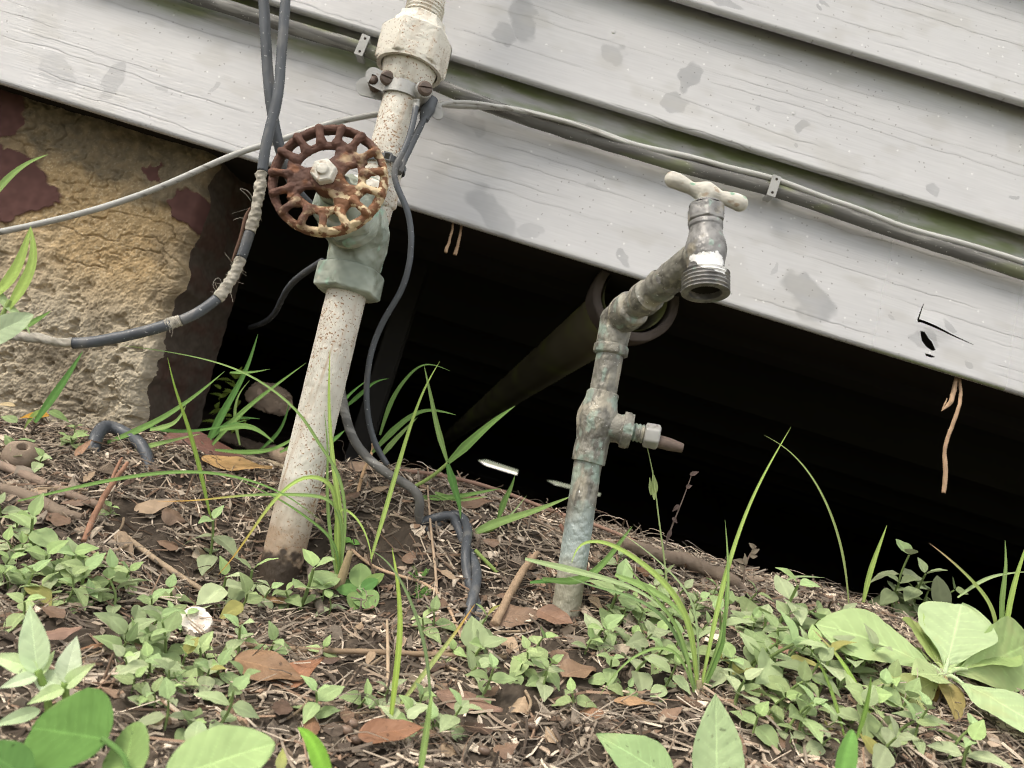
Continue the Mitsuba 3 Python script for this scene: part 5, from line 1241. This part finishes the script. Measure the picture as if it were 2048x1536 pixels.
# ------------------------------------------------------------------ fallen leaves, sticks, litter
def fallen(px, py, Lpx, ang, col, label, w=.42, lift=.006, curl=.4, tilt=.25, group=None, ragged=.1):
    k = thing('fallen_leaf', label, 'fallen leaf', group)
    g = ground_at(px, py); sc = np.linalg.norm(g - EYE) / FPX; L = Lpx * sc
    d = np.array([math.cos(ang), math.sin(ang), 0.0])
    slope = np.array([-(gz(g[0] + .01, g[1], False) - gz(g[0] - .01, g[1], False)) / .02, -(gz(g[0], g[1] + .01, False) - gz(g[0], g[1] - .01, False)) / .02, 1.0])
    nrm = unit(slope + np.array([0, -tilt, 0]) + rng.normal(size=3) * .08)
    d = unit(d - nrm * (d @ nrm))
    b = g - d * L / 2 + nrm * (lift * .7)
    v, f, c = leaf(b, d, nrm, L, L * w, fold=rng.uniform(-.15, .25), droop=rng.uniform(-.12, .25), col=np.array(col), nu=14, wav=.05, side_curl=curl * rng.uniform(-.6, 1.2), vein=.2, ragged=ragged, big=Lpx > 75, tint=np.array(col) * 1.7)
    c = c * (.75 + .5 * meshkit.fbm(v * 120, 3, int(px))[:, None])
    put(k, (v, f), 'm_litter_leaf', True, np.clip(c, 0, 1))
    return k
scene['m_litter_leaf'] = diffuse_vc(0.6, 0.35)
BRN, RST, TN, DKB, PAL = [.17, .11, .075], [.22, .12, .07], [.33, .24, .16], [.085, .055, .04], [.42, .35, .26]
fallen(470, 948, 130, .10, [.40, .25, .11], 'curled orange-tan leaf left of the main pipe near the pier', .36, .010)
fallen(425, 915, 190, -.05, [.12, .055, .04], 'big dark red-brown leaf standing behind the orange-tan leaf', .34, .014, tilt=.9)
fallen(540, 1352, 135, -.1, [.21, .125, .07], 'brown leaf with clear veins at lower left centre', .5, .008, tilt=.6)
fallen(600, 1372, 110, 1.0, [.23, .11, .06], 'rust red leaf leaning on the veined brown leaf', .46, .014, tilt=.9)
fallen(780, 1492, 120, .45, [.20, .10, .055], 'curled rust leaf near the bottom edge, centre', .42, .012, tilt=.7)
fallen(935, 1422, 130, -.25, [.20, .125, .09], 'grey-brown toothed leaf under the seedlings at bottom centre', .42, .006)
fallen(1035, 1245, 100, .3, [.19, .125, .085], 'wide brown leaf beside the twisted wires', .6, .006)
fallen(1110, 1252, 80, -.6, [.21, .125, .085], 'brown leaf leaning on the foot of the tap riser', .6, .008)
fallen(308, 1028, 70, .9, TN, 'folded tan leaf on the litter below the pier', .45, .010)
fallen(345, 1042, 44, .2, [.17, .115, .08], 'cupped brown leaf beside the folded tan leaf', .9, .008)
fallen(735, 930, 70, -.1, [.23, .165, .12], 'square piece of grey bark at the top of the mound behind the main pipe', .65, .006)
fallen(945, 1012, 75, .2, [.22, .14, .095], 'brown leaf on the crest under the couch grass', .55, .008)
fallen(1160, 1352, 80, .6, [.20, .13, .085], 'round brown leaf right of the middle seedlings', .8, .006)
fallen(1570, 1315, 90, -.5, [.24, .145, .11], 'reddish leaf under the seedlings of the right bank', .4, .008)
fallen(560, 1212, 90, .05, [.30, .185, .10], 'orange-brown strip of leaf below the muddy pipe foot', .2, .005)
fallen(1270, 1425, 80, .2, [.29, .18, .10], 'curled orange leaf under the grass tuft at bottom right', .3, .010)
fallen(170, 905, 42, 1.5, [.25, .14, .08], 'small oblong brown leaf at the foot of the pier', .35, .008, tilt=.8)
fallen(120, 1290, 60, .9, [.24, .15, .11], 'pinkish-brown curled leaf behind the pale plant at the left', .5, .010)
loose = [(60, 1000, 60), (110, 1050, 50), (250, 1095, 60), (330, 1100, 50), (395, 1125, 44), (180, 960, 44), (260, 970, 40), (640, 1000, 36), (700, 1000, 40), (760, 985, 36), (820, 1120, 40), (900, 1160, 44), (880, 1210, 50), (800, 1300, 56), (740, 1330, 60), (690, 1450, 66), (620, 1470, 60), (560, 1430, 60), (960, 1470, 70), (1040, 1420, 56), (1100, 1480, 66), (1180, 1440, 50), (1120, 1330, 56), (1010, 1200, 44), (1060, 1130, 44), (980, 1090, 40), (1150, 1130, 40), (1190, 1215, 44), (1010, 1510, 60), (900, 1510, 60), (870, 1350, 50), (720, 1260, 44), (770, 1240, 40), (660, 1330, 50), (1340, 1440, 50), (1600, 1380, 50), (1480, 1500, 60), (1560, 1500, 60), (1280, 1150, 36), (1020, 1300, 50), (985, 1395, 54), (1230, 1490, 60), (150, 1010, 50), (30, 1245, 50), (100, 1240, 44), (460, 1440, 60), (500, 1500, 60), (180, 1310, 44), (530, 1110, 40), (1700, 1250, 44)]
for (px, py, L) in loose:
    c = np.array([BRN, RST, TN, DKB, BRN, TN][rng.integers(6)]) * rng.uniform(.8, 1.2)
    kf = fallen(px, py, L * rng.uniform(.8, 1.15), rng.uniform(0, 6.3), c, 'dry leaf scrap', rng.uniform(.35, .7), .005, group='dry leaf scraps in the litter', tilt=rng.uniform(0, .4), ragged=.25)
    crowns.append((kf, px, py, ('tan' if c[1] > .17 else 'dark' if c[1] < .075 else 'rusty' if c[0] > 1.9 * c[1] else 'brown') + ' dry leaf scrap'))
def stick(label, q, wpx, col, up=.003, name='twig', group=None, bump=.12):
    k = thing(name, label, 'twig' if name == 'twig' else name, group)
    pts = [ground_at(*c[:2]) + np.array([0, 0, c[2] if len(c) > 2 else up]) for c in q]
    sc = np.linalg.norm(pts[0] - EYE) / FPX; r = wpx * sc / 2
    v, f = tube(pts, np.array([1, .95, 1.0, .85, .7]) * r, 9, 60); v, f = jitter((v, f), r * bump * 2, 150, len(label)); v, f = jitter((v, f), r * bump, 500, 7)
    put(k, (v, f), 'm_rough', True, np.array(col) * (.6 + .8 * meshkit.fbm(v * np.array([200, 200, 200]), 3, 9)[:, None]))
    return k
stick('thick grey-brown stick lying behind the main pipe', [(445, 880, .006), (500, 900, .006), (560, 925, .005), (610, 945, .003)], 22, [.26, .20, .15])
stick('short pale stick in front of the thick grey-brown one', [(472, 920), (515, 928), (560, 942), (585, 950)], 10, [.34, .28, .20])
stick('long thin reddish stick along the crest from the mound past the tap riser', [(772, 880, .004), (880, 928, .004), (1000, 985, .006), (1100, 1030, .006), (1200, 1072, .006), (1320, 1118, .004), (1425, 1158, .003)], 8, [.27, .17, .13], bump=.06)
stick('second long thin grey stick under the reddish one', [(880, 940), (960, 990), (1060, 1045), (1150, 1090)], 6, [.22, .17, .13])
stick('weathered wood root along the crest right of the tap riser', [(1240, 1098, .004), (1300, 1122, .006), (1370, 1142, .006), (1440, 1165, .004), (1500, 1190, .0)], 26, [.20, .155, .12], bump=.22)
stick('upright red-brown twig on the litter below the pier', [(168, 1085, .0), (185, 1045, .008), (210, 1010, .014), (236, 978, .018)], 11, [.27, .15, .10])
stick('forked tip of the red-brown twig', [(205, 1015, .014), (212, 995, .018), (222, 978, .020)], 6, [.27, .15, .10])
stick('broken light brown stick left of the tap riser', [(985, 1262), (1010, 1215, .006), (1040, 1170, .010), (1065, 1142, .012)], 18, [.30, .215, .145])
stick('dark brown stem lying level across the litter at lower centre', [(470, 1300), (620, 1312), (760, 1318), (900, 1322), (1010, 1326)], 11, [.25, .18, .12])
stick('thin upright straw in the soil right of the main pipe', [(876, 1245, .0), (866, 1150, .004), (852, 1080, .010), (843, 1010, .014)], 6, [.36, .27, .19])
stick('pale stem running under the seedlings below the pier', [(250, 1085), (310, 1130), (380, 1180), (440, 1215)], 10, [.38, .29, .20])
stick('grey stick half buried at the left edge', [(-20, 935), (60, 968), (140, 1000), (220, 1030)], 16, [.24, .18, .14])
stick('second grey stick half buried at the left edge', [(-20, 985), (50, 1005), (110, 1030), (160, 1050)], 22, [.22, .17, .13])
stick('red-brown twig across the foot of the tap riser', [(1108, 1092, .014), (1140, 1130, .012), (1162, 1160, .010), (1182, 1195, .004)], 8, [.20, .11, .08])
stick('buried grey stick end below the main pipe', [(616, 1130), (622, 1170), (630, 1210), (640, 1240)], 18, [.17, .14, .115])
stick('pale dry stem left of the twisted wires', [(700, 1110), (760, 1150), (850, 1180), (900, 1240), (918, 1290)], 6, [.38, .27, .18])
stick('dry stalk leaning across the mound top', [(712, 1000, .002), (722, 960, .008), (745, 900, .016), (752, 868, .022)], 7, [.40, .27, .16])
stick('pale straw upright by the shell side of the middle litter', [(776, 1376, .0), (768, 1330, .006), (760, 1285, .012)], 7, [.42, .32, .22])
for i in range(26):
    px, py = rng.uniform(40, 1300), rng.uniform(960, 1500)
    a, L = rng.uniform(0, 3.14), rng.uniform(40, 110)
    ks = stick('thin dry twig', [(px, py), (px + L * .5 * math.cos(a) + rng.normal() * 6, py + L * .5 * math.sin(a) * .45 + rng.normal() * 4), (px + L * math.cos(a), py + L * math.sin(a) * .45)], rng.uniform(3.5, 6.5), np.array([.33, .25, .17]) * rng.uniform(.55, 1.15), group='thin twigs in the litter')
    crowns.append((ks, px + L * .5 * math.cos(a), py + L * .22 * math.sin(a), ('short' if L < 65 else 'long') + ' thin dry twig'))
# snail shell fragment / weathered shell
g = ground_at(386, 1262)
sc = np.linalg.norm(g - EYE) / FPX
shp = trimesh.creation.icosphere(5, 1.0); v = shp.vertices.copy()
v[:, 2] = np.where(v[:, 2] > .42, .42 - .16 * np.clip(1 - np.hypot((v[:, 0] - .12) / .62, v[:, 1] / .42), 0, 1) ** .5, v[:, 2])
v = v * np.array([32, 25, 25]) * sc
loc = v / (np.array([32, 25, 25]) * sc)
rr_ = np.array([[math.cos(-.35), -math.sin(-.35), 0], [math.sin(-.35), math.cos(-.35), 0], [0, 0, 1]])
tl = np.array([[1, 0, 0], [0, math.cos(.75), -math.sin(.75)], [0, math.sin(.75), math.cos(.75)]])
v = v @ rr_.T @ tl.T
v = v * (1 + .42 * (meshkit.fbm(v * 90, 3, 2)[:, None] - .5)) + (meshkit.fbm(v * 420, 2, 3)[:, None] - .5) * .0016 + g + np.array([0, 0, .004])
c = np.array([.40, .33, .26]) * (.7 + .5 * meshkit.fbm(v * 260, 3, 4)[:, None])
topf = np.clip((loc[:, 2] - .18) / .15 + (meshkit.fbm(v * 160, 2, 11) - .5) * 2, 0, 1)[:, None]
c = c + (np.array([.80, .73, .64]) * (.8 + .35 * meshkit.fbm(v * 300, 2, 6)[:, None]) - c) * topf
stain = (np.clip((meshkit.fbm(v * 340, 3, 8) - .52) / .08, 0, 1) * np.clip(1.3 - 1.6 * np.hypot(loc[:, 0] - .15, loc[:, 1]), 0, 1) * topf[:, 0])[:, None]
c = c + (np.array([.24, .18, .13]) - c) * stain
put(thing('white_shell', 'bleached white shell-like piece of bone among the seedlings at lower left', 'shell'), (v, shp.faces), 'm_rough', True, np.clip(c, 0, 1))
# gum nut with its hole
g = ground_at(38, 925); sc = np.linalg.norm(g - EYE) / FPX
v, f = lathe([(0, -14 * sc), (22 * sc, -12 * sc), (30 * sc, 0), (26 * sc, 14 * sc), (12 * sc, 21 * sc), (8 * sc, 21 * sc), (7 * sc, 8 * sc), (0, 7 * sc)], g + np.array([0, 0, .004]), [.15, -.55, .8], 28); v, f = jitter((v, f), .0005, 150, 3)
put(thing('seed_husk', 'round grey-brown seed husk with a dark hole at the left edge', 'seed husk'), (v, f), 'm_rough', 40 and True, np.array([.22, .17, .13]) * (.7 + .6 * meshkit.fbm(v * 150, 3, 4)[:, None]))
for i, (px, py) in enumerate([(325, 1452), (700, 1458), (690, 1470), (1128, 1518), (965, 1512), (640, 1440), (1062, 1462), (708, 1490)]):
    g = ground_at(px, py); sc = np.linalg.norm(g - EYE) / FPX; s_ = trimesh.creation.icosphere(2, 1.0); v = s_.vertices * np.array([12, 9, 8]) * sc + g + np.array([0, 0, .002])
    crowns.append((f'seed_{i:03d}' if i else 'seed', px, py, 'small brown seed'))
    put(thing('seed', 'seed', 'seed', 'seeds on the litter'), (v, s_.faces), 'm_satin', True, np.tile(np.array([.16, .11, .08]) * rng.uniform(.7, 1.5), (len(v), 1)))

# the litter itself: nobody could count it
def scatter(n, fn, seed):
    r = np.random.default_rng(seed); out = []
    while len(out) < n:
        px, py = r.uniform(-60, 2110), r.uniform(850, 1600)
        y = r.uniform(.24, .66) ** 1.0; p = at(px, py, y)
        x, yy = r.uniform(-.46, .52), .22 + .44 * r.uniform() ** .8
        if abs(x) > .66 * yy + .08: continue
        out.append((x, yy))
    return np.array(out)
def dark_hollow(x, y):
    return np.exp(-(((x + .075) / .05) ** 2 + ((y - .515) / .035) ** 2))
def litter(n, kind, seed):
    r = np.random.default_rng(seed); mb = MB()
    xy = scatter(n, None, seed)
    zs = gz(xy[:, 0], xy[:, 1]); zx = (gz(xy[:, 0] + .006, xy[:, 1], False) - gz(xy[:, 0] - .006, xy[:, 1], False)) / .012; zy = (gz(xy[:, 0], xy[:, 1] + .006, False) - gz(xy[:, 0], xy[:, 1] - .006, False)) / .012
    pal = np.array([[.48, .40, .31], [.33, .27, .21], [.17, .138, .11], [.60, .51, .41], [.25, .17, .12], [.10, .078, .062], [.24, .20, .16], [.34, .265, .20]])
    for (x, y), z, sx, sy in zip(xy, zs, zx, zy):
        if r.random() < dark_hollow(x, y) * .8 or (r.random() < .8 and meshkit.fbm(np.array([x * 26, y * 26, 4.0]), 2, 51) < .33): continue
        nr = unit(np.array([-sx, -sy, 1.0]) + r.normal(size=3) * (.28 if kind != 'chip' else .42)); a = r.uniform(0, 2 * math.pi)
        d = np.array([math.cos(a), math.sin(a), 0]); d = unit(d - nr * (d @ nr)); s = np.cross(nr, d)
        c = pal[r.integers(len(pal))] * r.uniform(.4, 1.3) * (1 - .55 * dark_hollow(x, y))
        p = np.array([x, y, z])
        if kind == 'straw':
            L = r.uniform(.010, .042) * (1.3 if r.random() < .15 else .8); w = r.uniform(.0002, .0008); cv = r.normal() * .25
            t = np.linspace(-.5, .5, 6); q = p + d * (t * L)[:, None] + s * (cv * L * (t ** 2 - .1))[:, None] + nr * .0012
            q[:, 2] = np.maximum(q[:, 2], gz(q[:, 0], q[:, 1]) + .0004)
            v = np.concatenate([q - s * w, q + nr * w * 1.2, q + s * w]).reshape(3, 6, 3).transpose(1, 0, 2).reshape(-1, 3)
            mb.add(v, grid_faces(6, 3), c)
        elif kind == 'chip':
            L = r.uniform(.0014, .0050) * (1.8 if r.random() < .10 else 1); n_ = r.integers(5, 8); an = np.sort(r.uniform(0, 2 * math.pi, n_)); el = r.uniform(.18, .7)
            q = p + nr * r.uniform(.0004, .003) + (np.cos(an) * L)[:, None] * d + (np.sin(an) * L * el)[:, None] * s + nr * (r.normal(size=n_) * L * .14)[:, None]
            th = nr * -.0006; ce = q.mean(0) + nr * L * r.uniform(-.1, .2)
            i = np.arange(n_); j = (i + 1) % n_
            f = np.vstack([np.stack([i, j, i * 0 + n_], 1), np.stack([i, i + n_ + 1, j], 1), np.stack([j, i + n_ + 1, j + n_ + 1], 1)])
            mb.add(np.vstack([q, ce, q + th]), f, np.vstack([np.tile(c, (n_, 1)) * r.uniform(.8, 1.2, (n_, 1)), c * 1.05, np.tile(c * .8, (n_, 1))]))
        else:
            L = r.uniform(.008, .030); k = 8; t = np.linspace(0, 1, k)
            q = p + d * (t * L)[:, None] + s * (np.cumsum(r.normal(size=k)) * L * .06)[:, None] + nr * (np.abs(np.sin(t * math.pi)) * L * r.uniform(0, .25) + .0006)[:, None]
            w = r.uniform(.00012, .0003)
            v = np.concatenate([q - s * w, q + nr * w * 1.5, q + s * w]).reshape(3, k, 3).transpose(1, 0, 2).reshape(-1, 3)
            mb.add(v, grid_faces(k, 3), c * .85)
    return mb
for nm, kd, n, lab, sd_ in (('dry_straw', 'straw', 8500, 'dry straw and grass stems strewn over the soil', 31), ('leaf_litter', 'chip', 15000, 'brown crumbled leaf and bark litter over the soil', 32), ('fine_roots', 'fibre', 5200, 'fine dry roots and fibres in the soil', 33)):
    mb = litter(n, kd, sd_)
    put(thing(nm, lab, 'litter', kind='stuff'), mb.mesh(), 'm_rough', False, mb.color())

# ------------------------------------------------------------------ labels of the many: each by its look and by what it stands next to
MARKS_ = [('the white shell', 386, 1262), ('the muddy pipe foot', 552, 1165), ('the glossy round-leaved rosette', 715, 1190), ('the twisted wires', 940, 1170), ('the tap riser foot', 1130, 1220), ('the bright grass tuft base', 1398, 1385),
          ('the large crest seedling', 1545, 1195), ('the large rosette', 1720, 1240), ('the upright pointed leaf', 1436, 1430), ('the glossy bottom leaf', 1260, 1500), ('the veined brown leaf', 540, 1352), ('the curled rust leaf', 780, 1492),
          ('the toothed brown leaf', 935, 1422), ('the tall pale plant', 110, 1330), ('the dark corner leaf', 130, 1480), ('the seed husk', 40, 922), ('the upright red-brown twig', 200, 1030), ('the broken brown stick', 1025, 1205), ('the foreground upright blade', 790, 1300),
          ('the drooping bank blade', 1690, 1340), ('the crest wood root', 1370, 1145), ('the black cable stub', 235, 900), ('the reddish bank leaf', 1570, 1315), ('the round brown leaf', 1160, 1352), ('the broad pale bottom leaf', 430, 1505), ('the curled orange leaf', 1270, 1425),
          ('the wide brown leaf', 1035, 1245), ('the level dark stem', 760, 1318), ('the folded tan leaf', 308, 1028), ('the bottom edge centre', 1000, 1536), ('the left picture edge', 0, 1140), ('the worn yellow rosette leaf', 1780, 1430)]
seen = {}
for key, px, py, look_ in crowns:
    nm, lx, ly = min(MARKS_, key=lambda m_: math.hypot(px - m_[1], py - m_[2]))
    dx, dy = px - lx, py - ly; dist = math.hypot(dx, dy)
    way = ['right of', 'below right of', 'below', 'below left of', 'left of', 'above left of', 'above', 'above right of'][int(round(math.atan2(dy, dx) / (math.pi / 4))) % 8]
    near = 'touching or over' if dist < 22 else ('close ' if dist < 65 else 'some way ' if dist > 130 else '') + way
    seen.setdefault(f'{look_} {near} {nm}', []).append((dist, key))
for text, found in seen.items():
    text = ' '.join(text.split())
    for i, (dist, key) in enumerate(sorted(found)):
        labels[key]['label'] = text if len(found) == 1 else f"{text}, {['nearest', 'second', 'third', 'fourth', 'fifth', 'sixth', 'seventh', 'eighth'][min(i, 7)]} from it"
